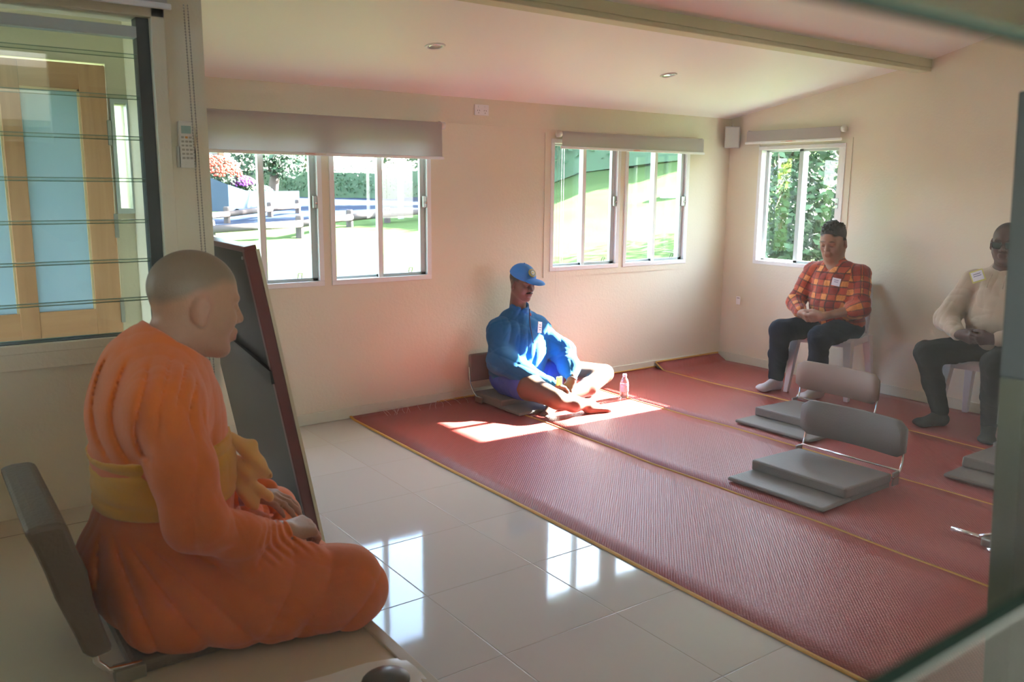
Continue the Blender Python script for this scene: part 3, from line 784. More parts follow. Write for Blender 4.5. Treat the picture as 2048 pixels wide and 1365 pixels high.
# ------------------------------------------------------------------ outside
def terr(x, y):
    r = math.hypot(x, y); az = math.degrees(math.atan2(x, y))
    s = float(np.interp(az, [10, 32, 40, 48, 60, 75], [.028, .028, .13, .17, .2, .2]))
    return -.4 + s * max(0.0, r - 20)
M_lawn = mat('sunlit_lawn', (.047, .075, .028), .9, .35, .6, .6, 30, spec=0.0)
M_drive = mat('asphalt_drive', (.026, .034, .052), .9, .15, 1.0, spec=0.0)
M_leaf = mat('leaf_green', (.022, .056, .015), .6, .35, 3)
M_leafd = mat('leaf_dark', (.018, .055, .020), .6, .4, 2)
M_leafy = mat('leaf_yellow', (.38, .32, .06), .6, .3, 3)
M_bark = mat('bark', (.12, .09, .07), .9, .3, 8)
M_log = mat('log_rail', (.070, .058, .056), .8, .2, 6, spec=0.0)
def ground():
    bm = bmesh.new()
    azs = np.linspace(math.radians(-100), math.radians(130), 60)
    rs = [.0, 3, 6.2, 9, 14, 20, 22, 25, 28, 32, 38, 46, 56, 70, 90, 120]
    prev = None
    for r in rs:
        row = [bm.verts.new((max(r, .01) * math.sin(a), max(r, .01) * math.cos(a), (terr(r * math.sin(a), r * math.cos(a)) + (.10 * math.sin(r * .9 + a * 11) + .06 * math.sin(a * 37 + r)) * (r > 12)) )) for a in azs]
        if prev:
            for k in range(len(azs) - 1): bm.faces.new((prev[k], prev[k + 1], row[k + 1], row[k]))
        prev = row
    bmesh.ops.recalc_face_normals(bm, faces=bm.faces)
    o = meshobj('lawn', bm, M_lawn, smooth=True)
    return struct(o)
g = ground()
def patch(name, poly, m, lift=.12):
    bm = bmesh.new()
    c = Vector((sum(p[0] for p in poly) / len(poly), sum(p[1] for p in poly) / len(poly), 0))
    vs_ = [bm.verts.new((x, y, terr(x, y) + lift)) for x, y in poly]
    cv = bm.verts.new((c.x, c.y, terr(c.x, c.y) + lift))
    for i in range(len(poly)): bm.faces.new((cv, vs_[i], vs_[(i + 1) % len(poly)]))
    bmesh.ops.subdivide_edges(bm, edges=bm.edges, cuts=3)
    for v in bm.verts: v.co.z = terr(v.co.x, v.co.y) + lift + .02
    return struct(meshobj(name, bm, m))
patch('driveway', [(9.2, 31.0), (13.5, 31.8), (17.8, 33.8), (24, 38), (31, 45), (27.5, 50), (22, 52), (19, 60), (14.8, 62), (14.2, 46), (13.0, 39), (8.2, 35)], M_drive, .14)

def leaves(bm, c, r, n, s, rr):
    for _ in range(n):
        v = Vector((rr.gauss(0, 1), rr.gauss(0, 1), rr.gauss(0, 1))).normalized() * (rr.random() ** .4)
        p = Vector(c) + Vector((v.x * r[0], v.y * r[1], v.z * r[2]))
        a = Vector((rr.gauss(0, 1), rr.gauss(0, 1), rr.gauss(0, 1))).normalized() * s; b = a.orthogonal().normalized() * s * .55
        q = [bm.verts.new(p - a), bm.verts.new(p + b), bm.verts.new(p + a), bm.verts.new(p - b)]
        bm.faces.new(q)
def tree(label, x, y, h, cr, n, s, m, trunk=.12, cb=.45, group='trees beyond the lawn', blobs=5, tw=None):
    z = terr(x, y)
    rr = random.Random(int(x * 13 + y * 7))
    t = thing('tree', label, 'tree', (x, y, z), 0, group)
    bm = bmesh.new(); pts = [(0, 0, 0), (.1 * cr, 0, h * .3), (-.05 * cr, .05, h * .6), (0, 0, h * .85)]
    add_tube(bm, pts, [trunk, trunk * .8, trunk * .55, trunk * .25], 8)
    for k in range(6):
        a = rr.uniform(0, 6.28); hh = rr.uniform(.35, .7) * h
        add_tube(bm, [(0, 0, hh), (math.cos(a) * cr * .4, math.sin(a) * cr * .4, hh + .12 * h), (math.cos(a) * cr * .75, math.sin(a) * cr * .75, hh + .22 * h)], [trunk * .45, trunk * .3, trunk * .12], 6)
    meshobj('trunk', bm, M_bark, t, smooth=True)
    bm = bmesh.new()
    for k in range(blobs):
        a = rr.uniform(0, 6.28); q = rr.uniform(.1, .62) * cr
        leaves(bm, (math.cos(a) * q, math.sin(a) * q, h * rr.uniform(cb + .1, .9)), (cr * .55, cr * .55, h * .22), n // blobs, s, rr)
    meshobj('crown', bm, m, t)
    return t
# trees: behind the lawn (left window), over the hill (right windows), close by the side window
tree('slim dark-trunked tree behind the retaining wall, seen in the left pair', 17.2, 47.0, 5.2, 2.6, 2600, .17, M_leafd, .34, .35, group=None)
tl = [(26, 66, 9, 5), (36, 62, 9, 5.5), (30, 74, 11, 6), (40, 78, 12, 6), (20, 84, 10, 6)]
tn = ['broad tree far behind the clipped hedge, left of the pole', 'leafy tree far behind the hedge, right of the pole', 'tall tree rising farthest behind the hedge', 'large tree at the far right behind the hedge', 'distant tree behind the wooden building']
for (x, y, h, c), l in zip(tl, tn): tree(l, x, y, h, c, 2200, .30, M_leaf, .25, .2)
th = [(27.5, 40.5, 9, 2.6), (34.5, 32.0, 10, 2.8)]
hn = ['dark tree rising behind the thicket at the left of the hilltop', 'dark tree rising behind the thicket at the right of the hilltop']
for (x, y, h, c), l in zip(th, hn): tree(l, x, y, h, c, 3200, .24, M_leafd, .25, .1, group='dark trees on the hilltop', blobs=8)
def bank(name, label, cat, pl, hgt, thick, m, mi, n, s_, seed, seg=14):
    t = thing(name, label, cat, (0, 0, 0))
    bm = bmesh.new(); rr = random.Random(seed)
    for (x0, y0), (x1, y1) in zip(pl, pl[1:]):
        for k in range(seg):
            x, y = x0 + (x1 - x0) * k / seg, y0 + (y1 - y0) * k / seg
            leaves(bm, (x, y, terr(x, y) + hgt * .55), (thick, thick, hgt * .6), n, s_, rr)
    meshobj('foliage', bm, m, t)
    bm = bmesh.new()
    for (x0, y0), (x1, y1) in zip(pl, pl[1:]):
        dx, dy = x1 - x0, y1 - y0; L = math.hypot(dx, dy); nx, ny = -dy / L * thick * .6, dx / L * thick * .6
        z0, z1 = terr(x0, y0) - .1, terr(x1, y1) - .1
        quadslab(bm, ((x0 + nx, y0 + ny, z0), (x1 + nx, y1 + ny, z1), (x1 + nx, y1 + ny, z1 + hgt * .97), (x0 + nx, y0 + ny, z0 + hgt * .97)), Vector((-2 * nx, -2 * ny, 0)))
    meshobj('inner_mass', bm, mi, t)
    return t
bank('thicket', 'dense dark green thicket along the top of the grassy slope', 'thicket', [(23.6, 33.0), (26.2, 31.4), (28.6, 28.6), (30.6, 25.6)], 4.6, 1.3, M_leafd, M_leafd, 240, .16, 9)
ts = [(15.8, 10.3, 5.5, 1.7), (24.0, 14.6, 7, 2.4), (14.6, 11.0, 4.4, 1.4)]
sn = ['nearest bushy green tree outside the right-wall window', 'tall green tree behind the nearest one at the right-wall window', 'green tree at the left of the right-wall window']
for (x, y, h, c), l in zip(ts, sn): tree(l, x, y, h, c, 4200, .10, M_leaf, .10, -.05, group='trees outside the right-wall window', blobs=8)

# clipped hedge
bank('hedge', 'long clipped green hedge beyond the driveway', 'hedge', [(18.5, 60.5), (22.5, 55), (26.0, 49.5), (29.5, 45.0)], 1.9, .9, M_leaf, M_leafd, 160, .11, 5)
# curved rendered retaining wall with flowers on top
t = thing('retaining_wall', 'curved pale concrete retaining wall seen in the left window', 'wall', (0, 0, 0))
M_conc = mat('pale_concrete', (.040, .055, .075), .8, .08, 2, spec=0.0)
c = [(11.0, 42.6, 2.05), (12.1, 41.6, 1.75), (13.0, 41.2, 1.35), (14.0, 41.6, 1.05), (15.2, 42.4, .98), (17.5, 43.6, .95)]
bm = bmesh.new()
for (x0, y0, h0), (x1, y1, h1) in zip(c, c[1:]):
    z0, z1 = terr(x0, y0) - .05, terr(x1, y1) - .05
    quadslab(bm, ((x0, y0, z0), (x1, y1, z1), (x1, y1, z1 + h1), (x0, y0, z0 + h0)), Vector((.02, .25, 0)))
meshobj('wall_face', bm, M_conc, t)
def bush(label, x, y, z, r, m1, m2, cat='bush', n=1200, s=.09, fl=260):
    rr = random.Random(int(x * 31 + y * 17))
    t = thing('flowering_bush', label, cat, (x, y, z), 0, 'flowering bushes above the retaining wall')
    bm = bmesh.new(); leaves(bm, (0, 0, 0), r, n, s, rr); meshobj('foliage', bm, m1, t)
    if m2:
        bm = bmesh.new()
        for _ in range(fl):
            v = Vector((rr.gauss(0, 1), rr.gauss(0, 1) - .6, abs(rr.gauss(0, 1)) + .2)).normalized()
            p = Vector((v.x * r[0], v.y * r[1], v.z * r[2])) * 1.04
            bmesh.ops.create_icosphere(bm, subdivisions=1, radius=s * .75, matrix=Matrix.Translation(p))
        meshobj('blossom', bm, m2, t)
M_or = mat('orange_petals', (.30, .028, .008), .6); M_pu = mat('purple_petals', (.16, .03, .17), .6); M_ye = mat('yellow_petals', (.40, .28, .04), .6)
bush('yellow-flecked green bush at the left end of the retaining wall', 11.3, 44.2, 2.1, (.8, .7, .65), M_leaf, M_ye, fl=60)
bush('large bush covered in orange-red flowers above the retaining wall', 13.1, 43.4, 1.85, (1.25, .9, 1.05), M_leafd, M_or, n=1800, fl=320)
bush('purple-flowered bush right of the orange one', 14.5, 43.5, 1.45, (.65, .6, .5), M_leaf, M_pu, fl=160)
bush('low grey-green bush spilling over the wall beside the purple flowers', 15.5, 43.9, 1.15, (.7, .6, .40), mat('leaf_greygreen', (.10, .20, .13), .6, .3, 3), None)

# log fences
def fence(label, posts, rail_h, r=.12, extend=None):
    t = thing('log_fence', label, 'fence', (0, 0, 0), 0, 'low log fences along the driveway')
    for x, y in posts:
        bm = bmesh.new(); z = terr(x, y); add_lathe(bm, [(r * 1.1, -.1), (r * 1.1, rail_h + .22), (r * .9, rail_h + .27)], (x, y, z), 12)
        meshobj('post', bm, M_log, t, smooth=False)
    for a, b in zip(posts, posts[1:]):
        bm = bmesh.new(); add_tube(bm, [(a[0], a[1] - .12, terr(*a) + rail_h), (b[0], b[1] - .12, terr(*b) + rail_h)], r, 10)
        meshobj('rail', bm, M_log, t, smooth=True)
fence('long pale log fence along the near edge of the driveway', [(7.6, 25.9), (10.88, 27.18), (13.86, 29.69), (16.1, 30.97), (19.3, 32.2), (23, 35)], .42)
fence('shorter log fence nearer the retaining wall', [(7.2, 29.5), (9.92, 31.72), (12.6, 34.6), (14.6, 36.6)], .50, .11)

# timber posts of a building, far left; pole
t = thing('building', 'pale building with tall orange timber posts behind the flowers', 'building', (0, 0, 0))
M_rend = mat('white_render', (.09, .088, .083), .7, spec=0.0); M_tp = mat('orange_timber', (.14, .05, .02), .6)
boxes('wall', [((8, 56, -.2), (17.3, 62, 8))], M_rend, t)
boxes('roof', [((7.5, 54.6, 8), (17.8, 62.5, 8.4))], mat('green_roof', (.10, .40, .30), .5), t)
for x in (12.3, 13.6, 15.1, 16.9): boxes('timber_post', [((x, 55.0, .0), (x + .32, 55.35, 8))], M_tp, t)
boxes('window_opening', [((13.9, 55.95, 2.2), (14.9, 56.0, 5.2)), ((15.6, 55.95, 2.2), (16.7, 56.0, 5.2))], mat('dark_opening', (.12, .14, .16), .2), t)
t = thing('pole', 'slender pale pole standing on the lawn before the hedge', 'pole', (17.6, 32.6, terr(17.6, 32.6)))
bm = bmesh.new(); add_lathe(bm, [(.13, -.1), (.11, 3), (.10, 6.5)], n=12); meshobj('shaft', bm, mat('galvanised_pole', (.55, .56, .52), .5), t, smooth=True)
t = thing('tree_stump', 'low flat-topped block on the grassy slope seen in the right pair', 'stump', (21.8, 20.7, terr(21.8, 20.7)))
bm = bmesh.new(); add_lathe(bm, [(.55, -.1), (.5, .28), (.46, .32)], n=16); meshobj('block', bm, mat('stump_grey', (.25, .25, .2), .9, .2, 5), t)
# bare young tree and green-roofed shed seen past the porch door
t = thing('young_tree', 'thin pale-branched young tree outside the porch', 'tree', (1.63, 7.9, -.4))
bm = bmesh.new(); rr = random.Random(3)
add_tube(bm, [(0, 0, 0), (.02, 0, 1.6), (-.02, 0, 2.0)], [.03, .022, .018], 8)
tips = []
for k in range(7):
    a = rr.uniform(0, 6.28); h = 1.5 + .1 * k
    q = (math.cos(a) * .16, math.sin(a) * .16, h + .35); tips.append(q)
    add_tube(bm, [(0, 0, h), (q[0] * .6, q[1] * .6, h + .15), q], [.014, .010, .006], 6)
meshobj('trunk', bm, mat('pale_bark', (.62, .56, .46), .8), t, smooth=True)
bm = bmesh.new()
for q in tips: leaves(bm, q, (.12, .12, .12), 26, .05, rr)
meshobj('leaf_cluster', bm, mat('leaf_lime', (.30, .40, .06), .6, .3, 9), t)
t = thing('garden_shed', 'pale shed with a green metal roof outside the porch', 'shed', (0, 0, 0))
boxes('wall', [((.2, 13.0, -.4), (3.3, 15, 2.0))], M_rend, t)
boxes('roof', [((0, 12.6, 2.0), (3.5, 15.3, 2.45))], bpy.data.materials['green_roof'], t)
# ------------------------------------------------------------------ figures: smooth surfaces grown from rounded limbs
F4 = np.float32
class Fig:
    """an implicit surface: a list of rounded cones and ellipsoids blended one after another"""
    def __init__(s): s.p = []; s.disp = None
    def _add(s, fn, lo, hi, k, op, info): s.p.append((fn, np.array(lo, F4), np.array(hi, F4), k, op, info)); return s
    def cone(s, a, b, ra, rb, k=.02, op='u', sx=None):
        a = np.array(a, F4); b = np.array(b, F4); ba = b - a; L = float(ba @ ba) + 1e-9; R = max(ra, rb)
        def fn(P):
            pa = P - a; t = np.clip(pa @ ba / L, 0, 1)
            return np.sqrt(((pa - t[:, None] * ba) ** 2).sum(1)) - (ra + (rb - ra) * t)
        return s._add(fn, np.minimum(a, b) - R, np.maximum(a, b) + R, k, op, (a, b, ra, rb))
    def chain(s, pts, rs, k=.02, op='u'):
        for i in range(len(pts) - 1): s.cone(pts[i], pts[i + 1], rs[i], rs[i + 1], k, op)
        return s
    def ell(s, c, r, M=None, k=.02, op='u'):
        c = np.array(c, F4); r = np.array(r, F4); Mi = np.array(M, F4) if M is not None else np.eye(3, dtype=F4)   # columns = local axes
        def fn(P):
            q = (P - c) @ Mi; k0 = np.sqrt(((q / r) ** 2).sum(1)) + 1e-9; k1 = np.sqrt(((q / (r * r)) ** 2).sum(1)) + 1e-9
            return k0 * (k0 - 1) / k1
        R = float(r.max())
        return s._add(fn, c - R, c + R, k, op, (c, c, R, R))
    def box(s, c, h, rd, M=None, k=.02, op='u'):
        c = np.array(c, F4); h = np.array(h, F4); Mi = np.array(M, F4) if M is not None else np.eye(3, dtype=F4)
        def fn(P):
            q = np.abs((P - c) @ Mi) - (h - rd)
            return np.sqrt((np.maximum(q, 0) ** 2).sum(1)) + np.minimum(q.max(1), 0) - rd
        R = float(np.linalg.norm(h))
        return s._add(fn, c - R, c + R, k, op, (c, c, R, R))
    def cut(s, point, normal, k=.004):
        """keep the side the normal points away from"""
        p = np.array(point, F4); n = np.array(normal, F4); n = n / np.linalg.norm(n)
        return s._add(lambda P: (P - p) @ n, None, None, k, 'i', None)
    def join(s, o): s.p += o.p; return s
    def eval(s, P, m=.10):
        d = np.full(len(P), .35, F4)
        for fn, lo, hi, k, op, info in s.p:
            if op == 'i':
                d = np.maximum(d, fn(P)); continue
            idx = np.nonzero(((P > lo - m) & (P < hi + m)).all(1))[0]
            if len(idx) == 0: continue
            v = fn(P[idx]).astype(F4); o = d[idx]
            if op == 'u':
                h2 = np.clip(.5 + .5 * (o - v) / k, 0, 1); d[idx] = o * (1 - h2) + v * h2 - k * h2 * (1 - h2)
            else:
                h2 = np.clip(.5 - .5 * (o + v) / k, 0, 1); d[idx] = o * (1 - h2) + (-v) * h2 + k * h2 * (1 - h2)
        if s.disp is not None:
            near = np.nonzero(np.abs(d) < .08)[0]
            if len(near): d[near] += s.disp(P[near])
        return d
    def bounds(s):
        L = [p for p in s.p if p[4] == 'u']
        return np.min([p[1] for p in L], 0) - .03, np.max([p[2] for p in L], 0) + .03

def surf(name, fig, h, mat_, parent, color=None):
    lo, hi = fig.bounds(); B = 6
    n = np.ceil((hi - lo) / h / B).astype(int) + 1; nn = n * B
    cc = [lo[i] + (np.arange(n[i]) * B + (B - 1) / 2) * h for i in range(3)]
    C = np.stack(np.meshgrid(*cc, indexing='ij'), -1).reshape(-1, 3).astype(F4)
    dc = np.concatenate([fig.eval(C[i:i + 200000], .2) for i in range(0, len(C), 200000)])
    near = np.nonzero(np.abs(dc) < B * h * 1.35 + .012)[0]
    V = np.repeat(np.repeat(np.repeat(np.where(dc < 0, -1, 1).astype(F4).reshape(n), B, 0), B, 1), B, 2)
    off = np.stack(np.meshgrid(*[np.arange(B)] * 3, indexing='ij'), -1).reshape(-1, 3)
    bi = np.stack(np.unravel_index(near, n), -1) * B
    for i in range(0, len(bi), 1500):
        I = (bi[i:i + 1500, None, :] + off[None]).reshape(-1, 3)
        V[I[:, 0], I[:, 1], I[:, 2]] = fig.eval((lo + I * h).astype(F4), .07)
    S = V < 0
    act = np.zeros(tuple(nn - 1), bool); ref = S[:-1, :-1, :-1]
    co = [(a, b, c) for a in (0, 1) for b in (0, 1) for c in (0, 1)]
    sl = lambda a, N_: slice(a, N_ - 1 + a)
    for a, b, c in co[1:]: act |= S[sl(a, nn[0]), sl(b, nn[1]), sl(c, nn[2])] != ref
    A = np.stack(np.nonzero(act), -1)
    vals = np.stack([V[A[:, 0] + a, A[:, 1] + b, A[:, 2] + c] for a, b, c in co], 1)
    acc = np.zeros((len(A), 3)); cnt = np.zeros(len(A))
    for i in range(8):
        for j in range(i + 1, 8):
            if sum(abs(co[i][q] - co[j][q]) for q in range(3)) != 1: continue
            cr = (vals[:, i] < 0) != (vals[:, j] < 0)
            t = np.where(cr, vals[:, i] / np.where(cr, vals[:, i] - vals[:, j], 1), 0)
            p = np.array(co[i]) + t[:, None] * (np.array(co[j]) - np.array(co[i])); acc += p * cr[:, None]; cnt += cr
    P = lo + (A + acc / np.maximum(cnt, 1)[:, None]) * h
    idm = np.full(tuple(nn - 1), -1, np.int32); idm[A[:, 0], A[:, 1], A[:, 2]] = np.arange(len(A))
    quads = []
    for ax in range(3):
        a1, a2 = (ax + 1) % 3, (ax + 2) % 3
        s0 = [slice(1, nn[i] - 1) for i in range(3)]; s1 = list(s0)
        s0[ax] = slice(0, nn[ax] - 1); s1[ax] = slice(1, nn[ax])
        x = S[tuple(s0)] != S[tuple(s1)]; I = np.stack(np.nonzero(x), -1)
        ins = S[tuple(s0)][tuple(I.T)]
        base = I.copy()
        for i in range(3):
            if i != ax: base[:, i] += 1
        q = []
        for d1, d2 in ((0, 0), (-1, 0), (-1, -1), (0, -1)):
            J = base.copy(); J[:, a1] += d1; J[:, a2] += d2; q.append(idm[tuple(J.T)])
        q = np.stack(q, 1); q[~ins] = q[~ins][:, ::-1]
        quads.append(q[(q >= 0).all(1)])
    Q = np.concatenate(quads)
    me = bpy.data.meshes.new(name)
    me.vertices.add(len(P)); me.vertices.foreach_set('co', P.astype(F4).ravel())
    me.loops.add(Q.size); me.loops.foreach_set('vertex_index', Q.astype(np.int32).ravel())
    me.polygons.add(len(Q)); me.polygons.foreach_set('loop_start', np.arange(0, Q.size, 4, dtype=np.int32)); me.polygons.foreach_set('loop_total', np.full(len(Q), 4, np.int32))
    me.update(calc_edges=True)
    if color is not None:
        c = np.ones((len(P), 4), F4); c[:, :3] = color(P)
        at = me.color_attributes.new('col', 'FLOAT_COLOR', 'POINT'); at.data.foreach_set('color', c.ravel())
    return link(name, me, mat_, parent, smooth=True)

def basis(fwd, up):
    f = np.array(fwd, float); f /= np.linalg.norm(f); u = np.array(up, float); l = np.cross(u, f); l /= np.linalg.norm(l); u = np.cross(f, l)
    return np.stack([f, l, u], 1)          # columns: forward, left, up
def folds(specs):
    """cloth wrinkles: (wave vector, amplitude, phase, wobble)"""
    S_ = [(np.array(k, F4), a, p, w_) for k, a, p, w_ in specs]
    def fn(P):
        o = np.zeros(len(P), F4)
        for k, a, p, w_ in S_:
            q = P @ k + p + w_ * np.sin(P @ (k[[1, 2, 0]] * .45) + p * 2)
            o += a * (1 - np.abs(np.sin(q)) ** .8) 
        return o
    return fn
def creases(P, amp, f, seed=0, sharp=.5):
    """sharp cloth creases with a wandering direction"""
    r_ = np.random.default_rng(seed); o = np.zeros(len(P), F4)
    for i in range(4):
        k = r_.normal(size=3); k = k / np.linalg.norm(k) * f * (1 + .55 * i); k2 = r_.normal(size=3) * f * .45; k3 = r_.normal(size=3) * f * .3
        q = P @ k + 1.6 * np.sin(P @ k2 + r_.uniform(0, 6)) + r_.uniform(0, 6)
        o += amp / (1 + .5 * i) * (1 - np.abs(np.sin(q)) ** sharp) * np.clip(.5 + .9 * np.sin(P @ k3 + r_.uniform(0, 6)), 0, 1)
    return o.astype(F4)
def head(F, c, B, s=1.0, ears=True, neck_to=None, neck_r=.055, eyes_closed=True, jaw=1.0, nose=1.0, fat=1.0, k0=.03):
    c = np.array(c, float)
    W = lambda x, y, z: c + B @ (np.array((x, y, z), float) * s)
    F.ell(W(-.010, 0, .034), np.array((.100, .077 * fat, .088)) * s, B, k=k0)
    F.ell(W(.030, 0, -.030), np.array((.060, .060 * fat, .086)) * s, B, k=.03 * s)
    for y in (-1, 1):
        F.cone(W(.0, .050 * y * jaw * fat, -.052), W(.060, .018 * y * jaw, -.098), .024 * s * jaw, .019 * s * jaw, k=.03 * s)
        F.ell(W(.058, .036 * y * fat, -.026), np.array((.026, .024, .026)) * s, B, k=.022 * s)
        F.ell(W(.088, .031 * y, .004), np.array((.016, .019, .012)) * s, B, k=.014 * s, op='s')
        F.ell(W(.077, .031 * y, .002), np.array((.0125, .0155, .0115)) * s, B, k=.006 * s)
        F.cone(W(.086, .012 * y, .022), W(.078, .046 * y, .024), .008 * s, .007 * s, k=.014 * s)
    F.ell(W(.074, 0, -.102), np.array((.017, .022, .017)) * s * jaw, B, k=.016 * s)
    F.cone(W(.088, 0, .010), W(.106 * (.5 + .5 * nose), 0, -.026), .0075 * s, .0115 * s * nose, k=.012 * s)
    for y in (-1, 1): F.ell(W(.094, .013 * y * nose, -.031), np.array((.010, .0085, .008)) * s * nose, B, k=.007 * s)
    F.ell(W(.086, 0, -.062), np.array((.015, .026, .018)) * s, B, k=.010 * s)
    F.cone(W(.094, -.015, -.0560), W(.094, .015, -.0560), .0072 * s, .0072 * s, k=.006 * s)
    F.cone(W(.092, -.013, -.0715), W(.092, .013, -.0715), .0080 * s, .0080 * s, k=.006 * s)
    F.cone(W(.104, -.019, -.0635), W(.104, .019, -.0635), .0026 * s, .0022 * s, k=.003, op='s')
    if ears:
        for y in (-1, 1):
            Be = B @ np.array([[math.cos(.45), math.sin(.45) * y, 0], [-math.sin(.45) * y, math.cos(.45), 0], [0, 0, 1]]).T
            e = W(-.012, .079 * y * fat, -.006)
            F.ell(e, np.array((.020, .010, .033)) * s, Be, k=.006 * s)
            F.ell(W(-.006, .082 * y * fat, -.032), np.array((.012, .009, .014)) * s, B, k=.006 * s)
            F.ell(W(-.006, .091 * y * fat, .001), np.array((.010, .006, .019)) * s, Be, k=.004 * s, op='s')
    if neck_to is not None:
        F.cone(W(-.022, 0, -.050), neck_to, neck_r * s, neck_r * 1.12 * s, k=.035 * s)
def hand(F, wr, B, s=1.0, curl=(.5, .6, .5), spread=.06, thumb=(.7, .5), side=1, k=.005, stag=0.0):
    """wr: wrist centre; B columns: finger direction, thumb side, back of the hand; curl bends towards the palm"""
    wr = np.array(wr, float)
    W = lambda x, y, z: wr + B @ (np.array((x, y, z), float) * s)
    F.cone(W(-.02, 0, 0), W(.012, 0, 0), .027 * s, .026 * s, k=.02)
    ys = (.030, .010, -.010, -.028); kn = (.086, .090, .085, .076); L = ((.043, .026, .020), (.047, .030, .021), (.044, .028, .021), (.035, .021, .018))
    for i, y in enumerate(ys):
        F.cone(W(.012, y * .55, .001), W(kn[i], y, .004), .0155 * s, .0118 * s, k=.014)
    F.ell(W(.045, .026, -.008), np.array((.036, .017, .015)) * s, B, k=.016)
    for i, y in enumerate(ys):
        a = 0.0; p = np.array((kn[i], y, .004)); r = (.0098, .0088, .0080, .0066) if i < 3 else (.0086, .0078, .0070, .0060)
        yd = spread * (1.5 - i)
        for j in range(3):
            a += curl[j] + stag * i
            q = p + L[i][j] * np.array((math.cos(a), yd * math.cos(a), -math.sin(a)))
            F.cone(W(*p), W(*q), r[j] * s, r[j + 1] * s, k=k if j else .008)
            p = q
    t0 = np.array((.020, .026, -.006)); t1 = t0 + .040 * np.array((math.cos(thumb[0]), math.sin(thumb[0]), -.25)); t2 = t1 + .030 * np.array((math.cos(thumb[0] - thumb[1]), math.sin(thumb[0] - thumb[1]), -.35)); t3 = t2 + .024 * np.array((math.cos(thumb[0] - 1.6 * thumb[1]), math.sin(thumb[0] - 1.6 * thumb[1]), -.30))
    F.cone(W(*t0), W(*t1), .0145 * s, .0115 * s, k=.012); F.cone(W(*t1), W(*t2), .0110 * s, .0098 * s, k=k); F.cone(W(*t2), W(*t3), .0098 * s, .0080 * s, k=k)
def foot(F, ank, B, s=1.0, toes=True, r=1.0):
    """B columns: toe direction, inner side, up(instep)"""
    a = np.array(ank, float); W = lambda x, y, z: a + B @ (np.array((x, y, z), float) * s)
    F.ell(W(-.030, 0, -.045), np.array((.036, .030, .030)) * s * r, B, k=.03)
    F.cone(W(.0, 0, -.02), W(.12, .008, -.055), .036 * s * r, .022 * s * r, k=.03)
    F.cone(W(-.02, -.006, -.058), W(.125, -.026, -.062), .024 * s * r, .017 * s * r, k=.03)
    F.cone(W(-.02, .004, -.055), W(.135, .026, -.060), .022 * s * r, .019 * s * r, k=.03)
    if toes:
        for i, (y, L_) in enumerate(((.030, .178), (.010, .174), (-.006, .166), (-.020, .156), (-.033, .143))):
            rr_ = .0135 if i == 0 else .0090
            F.cone(W(.13 - .008 * i, y * .9, -.062), W(L_, y, -.066), rr_ * s, rr_ * .9 * s, k=.006)
    else:
        F.ell(W(.145, 0, -.060), np.array((.035, .040, .017)) * s * r, B, k=.03)
def near_mask(P, c, r, soft=.4):
    """soft 0..1 blob for colouring"""
    d = np.sqrt((((P - np.array(c)) / np.array(r)) ** 2).sum(1)); return np.clip((1 + soft - d) / soft, 0, 1)[:, None]
def plate(name, c, n, up, w_, h_, m, parent, th=.002, bev=.001):
    """thin rectangular badge at c facing n"""
    n = Vector(n).normalized(); u = Vector(up); u = (u - n * u.dot(n)).normalized(); l = u.cross(n)
    M = Matrix((l, u, n)).transposed().to_4x4(); M.translation = Vector(c)
    return boxes(name, [((-w_ / 2, -h_ / 2, -th), (w_ / 2, h_ / 2, th))], m, parent, M=M), M
def person(label, loc): return thing('person', label, 'person', (0, 0, 0))
M_skin = vcol_mat('skin', .5, .12, 260, spec=.35, sub=.12)
def mixc(c, c2, m): return c * (1 - m) + np.array(c2) * m
# ================================================================== the monk on the dais
pm = person('orange-robed shaven-headed monk sitting in profile on the dais, hands in lap', None)
MB = basis((math.cos(.17), 0.03, -math.sin(.17)), (0, 0, 1))
mc = (.583, 2.15, 1.212)
shR, elR, wrR = (.460, 1.985, .990), (.485, 1.890, .750), (.715, 1.965, .640)
shL, elL, wrL = (.470, 2.315, .990), (.510, 2.420, .725), (.700, 2.235, .665)
F = Fig()
F.ell((.46, 2.15, .56), (.15, .18, .12), k=.05).ell((.47, 2.15, .74), (.125, .16, .16), k=.06).ell((.47, 2.15, .92), (.12, .17, .17), k=.06)
F.cone((.47, 2.05, 1.04), shR, .06, .055, k=.05).cone((.47, 2.25, 1.04), shL, .06, .055, k=.05)
F.chain([shR, elR, wrR], [.042, .038, .028], k=.02).chain([shL, elL, wrL], [.042, .038, .028], k=.02)
for s in (-1, 1):
    F.chain([(.48, 2.15 + s * .10, .52), (.83, 2.15 + s * .28, .50), (.70, 2.15 - s * .12, .455)], [.085, .06, .045], k=.03)
head(F, mc, MB, 1.075, neck_to=(.495, 2.15, 1.075), neck_r=.060, fat=1.03, nose=1.0)
hand(F, wrR, basis((.92, .35, -.12), (-.1, -.35, .95)), 1.0, curl=(.75, .95, .6), spread=.02, thumb=(.5, .4))
hand(F, wrL, np.stack([np.array((.75, -.64, -.10)), np.array((.64, .75, 0)), np.array((.08, -.06, .99))], 1), .98, curl=(.30, .35, .25), spread=.05, thumb=(.6, .4))
